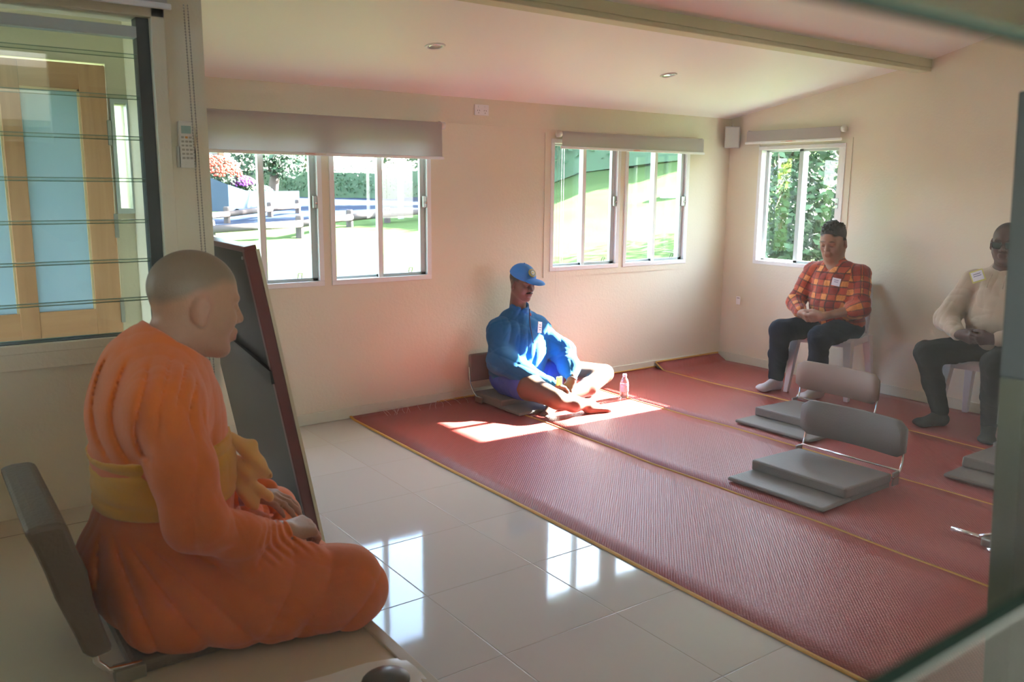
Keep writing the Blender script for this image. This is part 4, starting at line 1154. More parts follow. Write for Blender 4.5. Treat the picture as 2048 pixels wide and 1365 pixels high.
def monk_col(P):
    c = np.tile(np.array((.43, .225, .135)), (len(P), 1))
    L = (P - np.array(mc)) @ MB / 1.075
    sc = np.clip((L[:, 2] - (.052 - .55 * np.clip(.035 - L[:, 0], 0, .12)) ) / .022, 0, 1) * np.clip((.090 - L[:, 0]) / .02, 0, 1)
    c = mixc(c, (.20, .150, .105), (sc * .85)[:, None])
    W = lambda x, y, z: np.array(mc) + MB @ (np.array((x, y, z)) * 1.075)
    c = mixc(c, (.42, .14, .12), near_mask(P, W(.096, 0, -.064), (.014, .024, .015)) * .7)
    c = mixc(c, (.48, .20, .14), near_mask(P, W(-.01, -.082, 0), (.03, .02, .035)) * .35)
    for y in (-1, 1): c = mixc(c, (.16, .09, .06), near_mask(P, W(.094, .031 * y, -.006), (.012, .017, .003), .6) * .8)
    return c
surf('body', F, .0042, M_skin, pm, monk_col)
# robe
M_robe = mat('orange_cotton', (.76, .155, .008), .85, .10, 5, .25, 500, sheen=.25)
M_sash = mat('saffron_sash', (.72, .31, .008), .85, .08, 6, .25, 500, sheen=.2)
M_knot = mat('pale_saffron_knot', (.82, .44, .12), .85, .08, 6, .25, 500, sheen=.2)
def torso_parts(G, e=0.0):
    G.ell((.468, 2.15, .60), (.165 + e, .205 + e, .17 + e), k=.06).ell((.490, 2.15, .76), (.160 + e, .198 + e, .19 + e), k=.06)
    G.ell((.475, 2.15, .93), (.160 + e, .205 + e, .21 + e), k=.06)
    G.cone((.475, 2.10, 1.060), (.452, 1.985, 1.015), .078 + e, .080 + e, k=.07).cone((.475, 2.20, 1.060), (.462, 2.315, 1.015), .078 + e, .080 + e, k=.07)
G = Fig(); torso_parts(G)
G.cone((.480, 2.15, 1.06), (.535, 2.15, 1.135), .10, .078, k=.05)
G.cut((.530, 2.15, 1.128), (.60, 0, .80), .004)
G.chain([(.455, 1.975, 1.01), (.470, 1.905, .87), (.485, 1.880, .755), (.60, 1.912, .672), (.705, 1.958, .643)], [.074, .066, .064, .052, .036], k=.045)
G.chain([(.465, 2.33, 1.01), (.510, 2.425, .725), (.69, 2.245, .665)], [.074, .066, .042], k=.04)
# draped end over the far forearm
G.chain([(.60, 2.33, .69), (.72, 2.31, .685), (.785, 2.27, .655), (.805, 2.25, .60)], [.035, .030, .026, .028], k=.03)
# lap and skirt
G.ell((.455, 2.17, .56), (.185, .24, .150), k=.07)
G.chain([(.47, 2.07, .545), (.66, 1.96, .52), (.845, 1.885, .500)], [.135, .122, .100], k=.05)
G.chain([(.47, 2.25, .535), (.66, 2.35, .52), (.845, 2.43, .500)], [.140, .122, .100], k=.05)
G.chain([(.845, 1.885, .485), (.80, 2.08, .47), (.74, 2.32, .46)], [.092, .085, .08], k=.05)
G.ell((.67, 2.15, .48), (.20, .27, .115), k=.05)
G.cone((.42, 1.97, .495), (.80, 1.87, .460), .085, .066, k=.05)
G.cone((.86, 1.88, .47), (.915, 1.90, .425), .06, .018, k=.03)
G.cut((0, 0, DZ + .006), (0, 0, -1))
def robe_disp(P):
    x, y, z = P[:, 0], P[:, 1], P[:, 2]
    o = np.zeros(len(P), F4)
    up = np.clip((z - .86) / .05, 0, 1) * np.clip((1.12 - z) / .04, 0, 1)
    # pleats of the shoulder cloth sweep from the right shoulder down across the back
    ang = np.arctan2(z - 1.13, -(x - .52) + .9 * (2.02 - y) * 0 + .02) ; rad = np.sqrt((z - 1.13) ** 2 + (x - .52) ** 2)
    rad = np.sqrt((z - .985) ** 2 * .8 + (x - .60) ** 2 + .25 * (y - 1.95) ** 2)
    wv = np.abs(np.sin(rad * 92 + .9 * np.sin(z * 17 + 1)))
    o += up * (.0165 * (1 - wv ** .5)) * np.clip((.535 - x) / .04, 0, 1) * np.clip((y - 1.885) / .03, .15, 1)
    # sleeve: long soft folds, tight rings near the cuff
    arm = np.clip((1.93 - y) / .03, 0, 1) * np.clip((z - .66) / .06, 0, 1)
    o += arm * .0095 * (1 - np.abs(np.sin(x * 30 + z * 9 + 1.6 * np.sin(z * 11))) ** .55)
    cuff = np.clip((x - .60) / .04, 0, 1) * np.clip((.72 - z) / .03, 0, 1) * np.clip((z - .60) / .02, 0, 1) * np.clip((2.03 - y) / .03, 0, 1)
    o += cuff * .0035 * np.sin(x * 260 + 6 * np.sin(z * 40))
    # skirt: folds fall from the belt and fan out to the knee
    lo = np.clip((.70 - z) / .06, 0, 1)
    a2 = np.arctan2(z - .74, x - .34)
    o += lo * .0170 * (1 - np.abs(np.sin(a2 * 7.5 + 2.2 * np.sin(x * 7 + z * 5))) ** .6) * (.35 + .65 * np.clip((.62 - x) / .2, 0, 1))
    o += lo * .0100 * (1 - np.abs(np.sin(x * 16 - z * 19 + 2 * np.sin(x * 9))) ** .5) * np.clip((x - .55) / .1, 0, 1)
    return (o + creases(P, .0050, 26, 5)).astype(F4)
G.disp = robe_disp
surf('robe', G, .0050, M_robe, pm)
S = Fig(); torso_parts(S, .006)
S.cut((.47, 2.15, .885), (-.10, 0, 1)).cut((.47, 2.15, .740), (.02, 0, -1))
def sash_disp(P):
    z, x = P[:, 2], P[:, 0]
    return (.005 * np.exp(-((z - .852 - .06 * (x - .45)) / .010) ** 2) + .004 * np.exp(-((z - .763 + .03 * (x - .4)) / .008) ** 2) - .003 * np.sin(z * 40 + x * 9)).astype(F4) + creases(P * np.array((.4, .4, 1), F4), .003, 40, 8)
S.disp = sash_disp
sash = surf('sash', S, .0050, M_sash, pm)
K = Fig()
K.chain([(.640, 2.10, .865), (.672, 2.075, .842), (.690, 2.065, .800), (.705, 2.06, .775)], [.018, .024, .024, .014], k=.012)
K.chain([(.645, 2.11, .80), (.675, 2.075, .785), (.712, 2.06, .768)], [.026, .024, .012], k=.012)
K.chain([(.650, 2.09, .770), (.662, 2.075, .735), (.678, 2.075, .700)], [.016, .020, .022], k=.010)
K.chain([(.670, 2.07, .755), (.698, 2.07, .728), (.722, 2.08, .705)], [.012, .013, .015], k=.008)
K.ell((.716, 2.052, .768), (.008, .012, .010), k=.006, op='s')
K.disp = lambda P: (.0035 * np.sin(P[:, 0] * 120 + P[:, 2] * 90)).astype(F4)
surf('sash_knot', K, .0030, M_knot, sash)

# ================================================================== man in the blue fleece, cross-legged by the far wall
p2 = person('man in blue cap and blue fleece sitting cross-legged in the sun patch', None)
H2c = (3.474, 4.700, .858); H2B = basis((.10, -.97, -.20), (0, 0, 1)); hs = .97
F = Fig()
F.ell((3.48, 4.80, .22), (.16, .12, .12), k=.05).ell((3.50, 4.82, .42), (.15, .10, .17), k=.05)
F.cone((3.44, 4.80, .545), (3.345, 4.79, .510), .045, .042, k=.04).cone((3.57, 4.80, .545), (3.665, 4.78, .510), .045, .042, k=.04)
wr2R, wr2L = (3.565, 4.440, .175), (3.715, 4.430, .195)
F.chain([(3.345, 4.79, .50), (3.275, 4.67, .335), wr2R], [.040, .038, .026], k=.02)
F.chain([(3.665, 4.78, .50), (3.83, 4.66, .33), wr2L], [.040, .038, .026], k=.02)
F.chain([(3.40, 4.76, .165), (3.400, 4.50, .165), (3.435, 4.255, .130)], [.095, .088, .062], k=.03)
F.chain([(3.435, 4.250, .120), (3.56, 4.22, .085), (3.70, 4.225, .062)], [.058, .052, .033], k=.03)
F.chain([(3.60, 4.77, .170), (3.88, 4.68, .185), (4.140, 4.565, .165)], [.095, .085, .062], k=.03)
F.chain([(4.140, 4.565, .150), (3.90, 4.47, .110), (3.66, 4.42, .075), (3.52, 4.39, .060)], [.060, .062, .045, .032], k=.03)
foot(F, (3.71, 4.225, .072), basis((.93, -.22, -.10), (.1, .45, .90)), .90)
foot(F, (3.50, 4.385, .070), basis((-.86, -.42, -.10), (.0, .1, 1)), .86)
head(F, H2c, H2B, hs, neck_to=(3.495, 4.785, .635), neck_r=.055, jaw=.97, nose=1.05)
hand(F, wr2L, basis((-.62, -.15, -.72), (-.30, -.72, .40)), .95, curl=(.25, .45, .35), spread=.12, thumb=(.5, .3))
hand(F, wr2R, basis((.80, -.20, -.30), (.25, -.2, .95)), .95, curl=(.45, .6, .4), spread=.03, thumb=(.6, .4))
def c2(P):
    c = np.tile(np.array((.150, .082, .055)), (len(P), 1)); W = lambda x, y, z: np.array(H2c) + H2B @ (np.array((x, y, z)) * hs)
    c = mixc(c, (.17, .075, .065), near_mask(P, W(.094, 0, -.066), (.014, .022, .012)) * .7)
    for y in (-1, 1):
        c = mixc(c, (.02, .015, .012), near_mask(P, W(.088, .031 * y, .026), (.012, .020, .005)) * .9)
        c = mixc(c, (.03, .02, .016), near_mask(P, W(.092, .031 * y, -.005), (.012, .016, .0028), .6) * .8)
    L = (P - np.array(H2c)) @ H2B / hs
    hair = np.clip((L[:, 2] - .010) / .015, 0, 1) * np.clip((.045 - L[:, 0]) / .015, 0, 1) * (L[:, 2] > -.02)
    return mixc(c, (.015, .012, .010), hair[:, None] * .9)
surf('body', F, .0050, M_skin, p2, c2)
# moustache
K = Fig(); W = lambda x, y, z: np.array(H2c) + H2B @ (np.array((x, y, z)) * hs)
for y in (-1, 1): K.cone(W(.102, .003 * y, -.047), W(.091, .027 * y, -.054), .0065, .004, k=.003)
surf('moustache', K, .002, mat('moustache_black', (.012, .010, .009), .8), p2)
# fleece
M_fl = mat('blue_fleece', (.012, .135, .36), .95, .10, 20, .5, 350, sheen=.12, spec=.1)
G = Fig()
G.ell((3.50, 4.79, .22), (.225, .165, .14), k=.06).ell((3.515, 4.775, .34), (.225, .170, .18), k=.06).ell((3.510, 4.79, .48), (.205, .145, .15), k=.06)
G.cone((3.46, 4.80, .600), (3.345, 4.79, .522), .066, .072, k=.09).cone((3.55, 4.80, .600), (3.665, 4.78, .522), .066, .072, k=.09)
G.cone((3.50, 4.79, .60), (3.492, 4.745, .705), .088, .072, k=.03)
G.cut((3.492, 4.745, .708), (0, -.30, .95))
G.ell((3.492, 4.735, .728), (.058, .058, .060), k=.012, op='s')
G.chain([(3.335, 4.79, .515), (3.272, 4.675, .335), (3.39, 4.56, .25), (3.545, 4.455, .185)], [.068, .084, .072, .046], k=.07)
G.chain([(3.675, 4.78, .515), (3.825, 4.665, .335), (3.78, 4.54, .255), (3.725, 4.450, .205)], [.068, .082, .070, .045], k=.07)
def fl2(P):
    x, y, z = P.T; o = .007 * (1 - np.abs(np.sin(x * 13 + z * 24 + 2.2 * np.sin(z * 11 + x * 5))) ** .7)
    o += .006 * (1 - np.abs(np.sin(x * 27 - z * 15 + 1.7 * np.sin(x * 17 + y * 9))) ** .7); return (o + creases(P, .0065, 30, 2)).astype(F4)
G.disp = fl2
jk = surf('fleece_jacket', G, .0050, M_fl, p2)
tube('zipper', [(3.498, 4.642, .680), (3.502, 4.648, .63), (3.506, 4.644, .56), (3.510, 4.630, .50), (3.513, 4.612, .44)], .0042, mat('zipper_dark', (.03, .04, .10), .5), jk, 6)
tube('zipper_pull', [(3.500, 4.634, .650), (3.498, 4.628, .632)], .0035, mat('zipper_red', (.45, .05, .05), .5), jk, 6)
M_lab = mat('badge_white', (.78, .80, .88), .5); M_ink = mat('badge_ink', (.22, .24, .40), .6)
def badge(c, n, up, w_, h_, par, lines=3):
    b, M = plate('name_badge', c, n, up, w_, h_, M_lab, par)
    rr = random.Random(int(abs(c[0]) * 100)); L = []
    for i in range(lines):
        z = h_ * (.22 - .22 * i); l = w_ * rr.uniform(.4, .7)
        L.append(((-l / 2, z - h_ * .04, .0021), (l / 2, z + h_ * .04, .0028)))
    boxes('handwriting', L, M_ink, b, M=M)
badge((3.578, 4.628, .545), (.25, -.95, .12), (.22, 0, 1), .042, .078, jk)
# shorts
G = Fig(); G.ell((3.49, 4.80, .18), (.20, .13, .10), k=.05)
G.chain([(3.40, 4.76, .165), (3.400, 4.57, .170)], [.112, .112], k=.04).chain([(3.60, 4.77, .170), (3.78, 4.72, .178)], [.112, .108], k=.04)
G.cut((3.40, 4.545, .17), (-.12, -1, .1)) if False else None
G.disp = lambda P: creases(P, .006, 30, 4)
surf('shorts', G, .0055, mat('blue_shorts', (.035, .085, .50), .7, .05, 8), p2)
# cap
M_cap = mat('blue_cap', (.03, .20, .62), .8, .05, 12, .3, 500)
G = Fig(); G.ell(W(-.006, 0, .046), np.array((.108, .087, .092)) * hs, H2B, k=.01)
G.cut(W(0, 0, .046), tuple(H2B @ np.array((-.18, 0, -1.0))), .004)
G.ell(W(-.008, 0, .020), np.array((.098, .077, .085)) * hs, H2B, k=.004, op='s')
cap = surf('cap_crown', G, .0035, M_cap, p2)
G = Fig(); G.ell(W(.125, 0, .030), np.array((.078, .078, .030)) * hs, H2B, k=.01)
G.ell(W(.120, 0, .020), np.array((.090, .090, .032)) * hs, H2B, k=.003, op='s'); G.cut(W(.085, 0, 0), tuple(H2B @ np.array((-1., 0, 0))), .01)
surf('cap_brim', G, .0028, M_cap, cap)
bm = bmesh.new(); bmesh.ops.create_icosphere(bm, subdivisions=2, radius=.006, matrix=Matrix.Translation(W(-.006, 0, .139))); meshobj('cap_button', bm, M_cap, cap, smooth=True)
nrm = Vector(H2B @ np.array((.80, 0.02, .60))); cc = Vector(W(-.006, 0, .046)) + Vector(H2B @ (np.array((.108 * .86, .0, .092 * .54)) * hs)) + nrm * .002
Mx = nrm.to_track_quat('Z', 'Y').to_matrix().to_4x4(); Mx.translation = cc
for nm, r, zt, col in (('emblem_rim', .029, .0025, (.48, .36, .10)), ('emblem_field', .024, .0035, (.22, .24, .20)), ('emblem_disc', .014, .0045, (.62, .62, .60)), ('emblem_star', .0065, .0058, (.70, .52, .10))):
    bm = bmesh.new(); add_lathe(bm, [(r, -.008), (r, zt), (r * .8, zt + .0004)], n=20, M=Mx); meshobj(nm, bm, mat(nm, col, .5), cap)
bm = bmesh.new()
for a in range(20): add_tube(bm, [Vector(wr2L) + Vector((0, 0, 0)) + Vector(basis((-.62, -.15, -.72), (-.30, -.72, .40)) @ np.array((-.005, .031 * math.cos(a * .314), .028 * math.sin(a * .314)))) for a in (a, a + 1)], .0035, 6)
meshobj('bracelet', bm, mat('grey_beads', (.10, .12, .18), .4), p2, smooth=True)
boxes('yellow_block', [((3.555, 4.395, .175), (3.600, 4.410, .235))], mat('yellow_green', (.60, .66, .18), .5), p2, bevel=.003)  # small yellow-green block beside the right wrist
# his floor chair, mostly hidden under him
t = thing('floor_chair', 'grey floor chair the man in the blue fleece sits on, against the far wall', 'floor chair', (3.50, 4.35, .007), 0)
boxes('front_pad', [((-.26, .05, .0), (.24, .30, .022))], M_pad, t, bevel=.006)
boxes('seat_cushion', [((-.26, .26, .0), (.24, .60, .062))], M_pad, t, bevel=.010)
tube('side_rod', [(-.285, .50, .03), (-.285, .56, .06), (-.29, .60, .12), (-.292, .612, .24)], .006, M_chrome, t, 8)
boxes('hinge_plate', [((-.292, .46, .002), (-.272, .54, .045))], M_steel, t, bevel=.004)
boxes('back_pad', [((-.29, .600, .13), (.27, .632, .33))], M_backg, t, bevel=.012)
# ================================================================== white plastic chairs
M_pla = mat('white_chair_plastic', (.74, .73, .78), .35)
def plastic_chair(label, loc, rz):
    """faces -X; origin on the floor under the middle of the seat"""
    t = thing('plastic_chair', label, 'chair', loc, rz, 'white plastic chairs along the right wall')
    bm = bmesh.new(); n = 12; rows = []
    for a in range(n + 1):
        u = a / n; x = -.215 + .43 * u
        z = .440 - .018 * math.sin(PI * u) + (-.03 if a == 0 else (-.006 if a == 1 else 0))
        w_ = .215 - .02 * u
        rows.append([bm.verts.new((x, -w_ + 2 * w_ * b / 10, z + .010 * abs(-1 + 2 * b / 10) ** 3)) for b in range(11)])
    for p, q in zip(rows, rows[1:]):
        for b in range(10): bm.faces.new((p[b], q[b], q[b + 1], p[b + 1]))
    bmesh.ops.recalc_face_normals(bm, faces=bm.faces)
    s_ = meshobj('seat', bm, M_pla, t, smooth=True); md = s_.modifiers.new('s', 'SOLIDIFY'); md.thickness = .008; md.offset = 0
    boxes('apron', [((-.205, -.212, .385), (.20, -.202, .435)), ((-.205, .202, .385), (.20, .212, .435)), ((-.216, -.205, .385), (-.206, .205, .425))], M_pla, t, bevel=.003)
    for sx, sy in ((-1, -1), (-1, 1), (1, -1), (1, 1)):
        bm = bmesh.new()
        tp = Vector((sx * .19, sy * .192, .43)); bt = Vector((sx * .235 + (.03 if sx > 0 else 0), sy * .225, 0))
        A = []
        for c, w1, w2 in ((tp, .034, .030), (bt, .019, .017)):
            A.append([bm.verts.new(c + Vector((dx * w1, dy * w2, 0))) for dx, dy in ((-1, -1), (1, -1), (1, 1), (-1, 1))])
        bm.faces.new(A[1]); bm.faces.new(A[0][::-1])
        for k in range(4): bm.faces.new((A[0][k], A[0][(k + 1) % 4], A[1][(k + 1) % 4], A[1][k]))
        bmesh.ops.recalc_face_normals(bm, faces=bm.faces)
        meshobj('leg', bm, M_pla, t, bevel=.004)
    bm = bmesh.new(); n = 12; rows = []
    for a in range(9):
        v = a / 8; z = .43 + .40 * v; w_ = .205 - .01 * v - .03 * max(0, v - .8) / .2
        rows.append([bm.verts.new((.205 + .085 * v - .035 * (1 - abs(-1 + 2 * b / n) ** 2) * 0 - .045 * abs(-1 + 2 * b / n) ** 2, -w_ + 2 * w_ * b / n, z)) for b in range(n + 1)])
    for ai, (p, q) in enumerate(zip(rows, rows[1:])):
        for b in range(n):
            if 1 <= ai <= 5 and b in (2, 5, 6, 9): continue
            bm.faces.new((p[b], q[b], q[b + 1], p[b + 1]))
    o = meshobj('backrest', bm, M_pla, t, smooth=True); md = o.modifiers.new('s', 'SOLIDIFY'); md.thickness = .008; md.offset = 0
    return t
plastic_chair('white plastic chair under the man in the plaid shirt', (5.60, 3.675, .0095), math.radians(13))
plastic_chair('white plastic chair under the man in the beige hoodie', (5.61, 2.52, .0095), math.radians(6))

def seated(label, J, hd, hB, hs_, skin, hair_fn, hkw):
    """a seated body in one skin: J holds the joints"""
    t = person(label, None); F = Fig()
    pel, che, nk = (np.array(J[k]) for k in ('pelvis', 'chest', 'neck'))
    F.ell(pel, (.13, .16, .12), k=.05).ell((pel + che) / 2, (.13, .16, .17), k=.05).ell(che, (.12, .17, .16), k=.05)
    for s in 'RL':
        F.cone(nk + np.array((0, .05 if s == 'R' else -.05, -.04)), J['sh' + s], .05, .048, k=.04)
        F.chain([J['sh' + s], J['el' + s], J['wr' + s]], [.050, .040, .026], k=.02)
        F.chain([J['hip' + s], J['kn' + s], J['an' + s]], [.085, .058, .035], k=.03)
        foot(F, J['an' + s], basis(J['ft' + s], (0, 0, 1)), .95, toes=False)
    head(F, hd, hB, hs_, neck_to=tuple(nk + np.array((.0, 0, -.03))), **hkw)
    # clasped hands: fingers of each hand curl over the other
    hand(F, J['wrR'], J['hbR'], .98, curl=(.45, .75, .5), spread=.05, thumb=(.55, .5))
    hand(F, J['wrL'], J['hbL'], .98, curl=(.40, .65, .5), spread=.05, thumb=(.55, .5))
    W = lambda x, y, z: np.array(hd) + hB @ (np.array((x, y, z)) * hs_)
    def col(P):
        c = np.tile(np.array(skin), (len(P), 1)); d = np.array(skin)
        c = mixc(c, d * np.array((.95, .75, .75)), near_mask(P, W(.094, 0, -.066), (.014, .022, .012)) * .5)
        for y in (-1, 1):
            c = mixc(c, d * .18, near_mask(P, W(.087, .031 * y, .027), (.012, .020, .0045)) * .85)
            c = mixc(c, d * .25, near_mask(P, W(.092, .031 * y, -.005), (.012, .016, .0028), .6) * .85)
        L = (P - np.array(hd)) @ hB / hs_
        return hair_fn(c, L, P)
    surf('body', F, .0052, M_skin, t, col)
    return t, W
def arms(G, J, rs, e=0): 
    for s in 'RL': G.chain([J['sh' + s], J['el' + s], J['cu' + s]], rs, k=.022)
# ---- man in the plaid shirt
J = dict(pelvis=(5.60, 3.63, .52), chest=(5.575, 3.665, .82), neck=(5.565, 3.675, .985), shR=(5.545, 3.835, .905), shL=(5.625, 3.500, .905),
         elR=(5.465, 3.915, .665), elL=(5.515, 3.415, .675), wrR=(5.315, 3.755, .615), wrL=(5.300, 3.560, .620), cuR=(5.335, 3.775, .622), cuL=(5.475, 3.440, .665),
         hipR=(5.59, 3.72, .505), hipL=(5.60, 3.55, .505), knR=(5.195, 3.835, .490), knL=(5.185, 3.500, .490), anR=(5.315, 3.935, .095), anL=(5.330, 3.590, .095), ftR=(-.98, .14, 0), ftL=(-.97, .10, 0))
J['hbR'] = np.stack([np.array((-.35, -.90, -.25)), np.array((-.55, .0, .83)), np.array((-.75, .43, -.50))], 1)
J['hbL'] = np.stack([np.array((-.20, .95, -.22)), np.array((-.50, .0, .86)), np.array((-.84, -.30, -.45))], 1)
for k in ('hbR', 'hbL'):
    q, r_ = np.linalg.qr(J[k]); J[k] = q * np.sign(np.diag(r_))
H3c = (5.530, 3.680, 1.135); H3B = basis((-.95, -.17, -.27), (0, 0, 1))
def hair3(c, L, P):
    m = np.clip((L[:, 2] - .052) / .012, 0, 1) * np.clip((.078 - L[:, 0]) / .01, 0, 1)
    m = np.maximum(m, np.clip((.020 - L[:, 0]) / .01, 0, 1) * np.clip((L[:, 2] - .010) / .01, 0, 1))
    return mixc(c, (.012, .012, .012), m[:, None])
p3, W3 = seated('man in a red and orange plaid shirt sitting on a white chair, eyes lowered', J, H3c, H3B, 1.06, (.30, .165, .105), hair3, dict(jaw=1.08, fat=1.05, neck_r=.062, nose=.95))
# hair, brushed up in short tufts
G = Fig(); G.ell(W3(-.014, 0, .050), np.array((.098, .083, .085)) * 1.06, H3B, k=.01)
rr = random.Random(4)
for k in range(90):
    a, b = rr.uniform(0, 6.28), rr.uniform(.0, 1.1)
    v = np.array((math.cos(a) * math.sin(b), math.sin(a) * math.sin(b), math.cos(b))); q = np.array((-.014, 0, .050)) + v * np.array((.094, .079, .081))
    G.cone(W3(*q), W3(*(q + v * .008 + np.array((.004, rr.uniform(-.008, .008), .006)))), .012, .0045, k=.008)
G.cut(W3(.050, 0, .062), tuple(H3B @ np.array((.55, 0, -.83))), .004)
G.cut(W3(0, 0, .006), tuple(H3B @ np.array((.25, 0, -1.))), .004)
surf('hair', G, .0038, mat('black_hair', (.018, .020, .018), .55, .2, 60, .5, 300), p3)
def plaid_col(torso_c, segs):
    seg = [(np.array(a), np.array(b), r) for a, b, r in segs]
    def fn(P):
        u = (P[:, 1] - torso_c[1]) + .25 * (P[:, 0] - torso_c[0]); v = P[:, 2].copy(); best = np.full(len(P), .0)
        for a, b, r in seg:
            ba = b - a; L = np.linalg.norm(ba); t_ = np.clip((P - a) @ ba / L ** 2, 0, 1); q = P - (a + t_[:, None] * ba); d = np.linalg.norm(q, axis=1)
            e1 = np.cross(ba / L, (0, 0, 1.)); e1 /= np.linalg.norm(e1) + 1e-6; e2 = np.cross(ba / L, e1)
            m = d < r * 1.28
            u = np.where(m, np.arctan2(q @ e1, q @ e2) * r, u); v = np.where(m, a[2] - t_ * L, v)
        def tri(w_, per):
            f = np.mod(w_ / per, 1.0); band = ((f > .52) & (f < .96)).astype(float); line = ((np.abs(f - .5) < .045) | (np.abs(f - .98) < .03)).astype(float)
            fine = (np.abs(np.mod(f * 8, 1) - .5) < .16) * band; return band, line, fine
        bu, lu, fu = tri(u + .02, .105); bv, lv, fv = tri(v + .015, .098)
        c = np.tile(np.array((.27, .028, .016)), (len(P), 1))
        c = mixc(c, (.50, .085, .030), ((bu + bv) > .5)[:, None] * .75)
        c = mixc(c, (.78, .33, .09), (bu * bv)[:, None] * .95)
        c = mixc(c, (.55, .14, .04), ((fu * (bv > .5)) + (fv * (bu > .5)) > .5)[:, None] * .5)
        return mixc(c, (.035, .028, .022), (np.maximum(lu, lv))[:, None] * .8)
    return fn
M_plaid = vcol_mat('plaid_flannel', .85, .25, 400, sheen=.2)
G = Fig()
G.ell((5.595, 3.625, .55), (.165, .195, .12), k=.06).ell((5.565, 3.645, .68), (.170, .200, .17), k=.06).ell((5.575, 3.665, .82), (.150, .200, .17), k=.06)
G.cone((5.565, 3.72, .945), (5.545, 3.825, .90), .066, .074, k=.04).cone((5.575, 3.62, .945), (5.620, 3.51, .90), .066, .074, k=.04)
G.cone((5.57, 3.675, .955), (5.558, 3.678, 1.020), .085, .074, k=.02)
G.cut((5.54, 3.675, 1.015), (-.35, 0, .93), .003)
G.cone((5.50, 3.67, 1.00), (5.43, 3.66, .93), .045, .012, k=.006, op='s')
G.ell((5.556, 3.678, 1.05), (.062, .062, .075), k=.006, op='s')
G.chain([J['shR'], J['elR'], J['cuR']], [.078, .070, .052], k=.022).chain([J['shL'], J['elL'], J['cuL']], [.080, .074, .066], k=.022)
G.cone(J['elL'], tuple(np.array(J['cuL']) * 1.0), .075, .072, k=.01)
def d3(P):
    x, y, z = P.T; return (.007 * (1 - np.abs(np.sin(z * 19 + y * 12 + 2 * np.sin(y * 15))) ** .6) + .006 * (1 - np.abs(np.sin(y * 26 - z * 15 + 1.5 * np.sin(z * 18))) ** .6)).astype(F4) * .6 + creases(P, .006, 32, 3)
G.disp = d3
sh = surf('plaid_shirt', G, .0048, M_plaid, p3, plaid_col((5.57, 3.65), [(J['shR'], J['elR'], .075), (J['elR'], J['cuR'], .062), (J['shL'], J['elL'], .078), (J['elL'], J['cuL'], .074)]))
badge((5.425, 3.560, .858), (-.92, -.42, .10), (.10, -.12, 1), .058, .056, sh, 2)
M_jean = mat('navy_trousers', (.008, .013, .028), .9, .15, 10, .2, 500, spec=.15)
def trousers(J, m, par, name='trousers', flare=1.0, seed=0):
    G = Fig(); G.ell(J['pelvis'], (.165, .19, .115), k=.06)
    for s in 'RL':
        kn, an = np.array(J['kn' + s]), np.array(J['an' + s])
        G.chain([J['hip' + s], tuple(kn)], [.105, .078], k=.04)
        G.chain([tuple(kn), tuple(kn * .5 + an * .5), tuple(an + np.array((0, 0, .015)))], [.077, .070 * flare, .060 * flare], k=.03)
    G.cut((0, 0, .075), (0, 0, -1), .004)
    def dd(P):
        x, y, z = P.T; return (.005 * (1 - np.abs(np.sin(z * 26 + x * 16 + seed + 2.0 * np.sin(y * 13 + z * 9))) ** .6) + .004 * (1 - np.abs(np.sin(x * 22 - z * 20 + y * 11)) ** .6)).astype(F4) * .6 + creases(P, .006, 30, 7 + int(seed))
    G.disp = dd; return surf(name, G, .0055, m, par)
trousers(J, M_jean, p3)
def socks(J, m, par):
    for s in 'RL':
        G = Fig(); an = np.array(J['an' + s]); foot(G, tuple(an), basis(J['ft' + s], (0, 0, 1)), 1.0, toes=False, r=1.10); G.cone(tuple(an), tuple(an + np.array((.0, 0, .06))), .041, .042, k=.02)
        G.cut((0, 0, .0095), (0, 0, -1), .002)
        surf('sock', G, .0042, m, par)
socks(J, mat('white_sock', (.66, .62, .66), .9, .05, 30, .3, 500), p3)

# ---- man in the beige hoodie
J4 = dict(pelvis=(5.62, 2.48, .53), chest=(5.60, 2.48, .84), neck=(5.575, 2.485, 1.035), shR=(5.565, 2.665, .935), shL=(5.625, 2.295, .935),
          elR=(5.455, 2.765, .690), elL=(5.50, 2.190, .690), wrR=(5.285, 2.590, .630), wrL=(5.275, 2.375, .630), cuR=(5.305, 2.610, .636), cuL=(5.295, 2.350, .636),
          hipR=(5.62, 2.58, .515), hipL=(5.60, 2.39, .515), knR=(5.200, 2.735, .500), knL=(5.130, 2.290, .510), anR=(5.365, 2.700, .095), anL=(5.330, 2.375, .095), ftR=(-.90, .42, 0), ftL=(-.86, -.35, 0))
J4['hbR'] = np.stack([np.array((-.15, -.96, -.18)), np.array((-.50, .0, .86)), np.array((-.84, .25, -.45))], 1)
J4['hbL'] = np.stack([np.array((-.20, .95, -.10)), np.array((-.50, .0, .86)), np.array((-.84, -.30, -.45))], 1)
for k in ('hbR', 'hbL'):
    q, r_ = np.linalg.qr(J4[k]); J4[k] = q * np.sign(np.diag(r_))
H4c = (5.535, 2.478, 1.192); H4B = basis((-.97, -.22, -.10), (0, 0, 1))
def hair4(c, L, P):
    m = np.clip((L[:, 2] - .070) / .02, 0, 1) * np.clip((.06 - L[:, 0]) / .02, 0, 1)
    return mixc(c, (.022, .018, .016), m[:, None] * .8)
p4, W4 = seated('man in a beige hoodie and dark glasses sitting on a chair at the right edge', J4, H4c, H4B, 1.03, (.085, .048, .034), hair4, dict(jaw=1.05, fat=1.02, neck_r=.062, nose=1.08))
M_hood = mat('beige_fleece', (.44, .35, .25), .9, .05, 15, .4, 400, sheen=.3)
G = Fig()
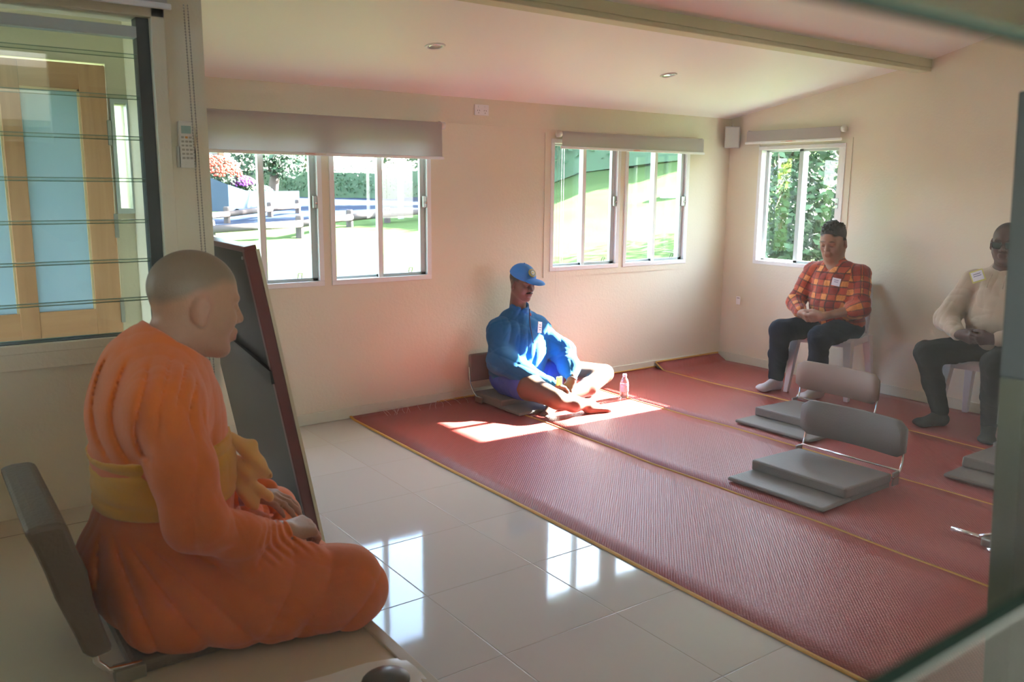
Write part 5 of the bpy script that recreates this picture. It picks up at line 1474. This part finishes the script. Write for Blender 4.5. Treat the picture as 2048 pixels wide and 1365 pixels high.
G.ell((5.61, 2.48, .57), (.17, .205, .12), k=.06).ell((5.585, 2.48, .70), (.185, .215, .17), k=.06).ell((5.595, 2.48, .85), (.155, .210, .17), k=.06)
G.cone((5.58, 2.53, .975), (5.565, 2.655, .935), .072, .080, k=.04).cone((5.59, 2.43, .975), (5.62, 2.305, .935), .072, .080, k=.04)
G.cone((5.60, 2.485, .99), (5.585, 2.485, 1.055), .105, .090, k=.03)
G.cut((5.55, 2.485, 1.050), (-.42, 0, .90), .004)
G.ell((5.565, 2.483, 1.09), (.078, .072, .080), k=.01, op='s')
G.chain([J4['shR'], J4['elR'], J4['cuR']], [.082, .076, .050], k=.022).chain([J4['shL'], J4['elL'], J4['cuL']], [.082, .076, .050], k=.022)
G.disp = lambda P: (.006 * (1 - np.abs(np.sin(P[:, 2] * 17 + P[:, 1] * 13 + 2 * np.sin(P[:, 1] * 14))) ** .6) + .005 * (1 - np.abs(np.sin(P[:, 1] * 22 - P[:, 2] * 15)) ** .6)).astype(F4) * .6 + creases(P, .006, 28, 6)
hd = surf('hoodie', G, .0050, M_hood, p4)
for y in (.035, -.045):
    tube('drawstring', [(5.480, 2.485 + y, 1.000), (5.455, 2.485 + y * 1.1, .965), (5.440, 2.485 + y * 1.15, .92)], .0035, M_hood, hd, 6)
b_, M_ = plate('badge_border', (5.442, 2.590, .985), (-.90, -.25, .35), (.30, .52, .80), .078, .078, mat('badge_yellow', (.62, .60, .20), .6), hd)
badge((5.439, 2.589, .986), (-.90, -.25, .35), (.30, .52, .80), .064, .060, hd, 2)
trousers(J4, mat('black_trousers', (.010, .012, .009), .9, .15, 10, .2, 500, spec=.15), p4, flare=.92, seed=1.7)
socks(J4, mat('black_sock', (.014, .017, .013), .9), p4)
# glasses
def spectacles():
    bm = bmesh.new()
    for y in (-1, 1):
        q = [W4(.103 - .004 * abs(a), y * (.034 + .024 * a), z) for a, z in ((-1, .016), (1, .018), (1, -.004), (.7, -.018), (-.7, -.018), (-1, -.004))]
        add_tube(bm, [Vector(p) for p in q + [q[0]]], .0032, 6)
        add_tube(bm, [Vector(W4(.099, y * .060, .012)), Vector(W4(.04, y * .079, .010)), Vector(W4(-.01, y * .082, .004))], .003, 6)
    add_tube(bm, [Vector(W4(.106, -.010, .006)), Vector(W4(.106, .010, .006))], .003, 6)
    o = meshobj('glasses', bm, mat('black_frames', (.012, .016, .014), .3), p4, smooth=True)
    for y in (-1, 1):
        bm = bmesh.new(); q = [bm.verts.new(Vector(W4(.102 - .004 * abs(a), y * (.034 + .024 * a), z))) for a, z in ((-1, .014), (1, .016), (1, -.004), (.7, -.016), (-.7, -.016), (-1, -.004))]
        f = bm.faces.new(q); l = meshobj('lens', bm, mat('tinted_lens', (.05, .085, .075), .1), o); md = l.modifiers.new('s', 'SOLIDIFY'); md.thickness = .0015
spectacles()
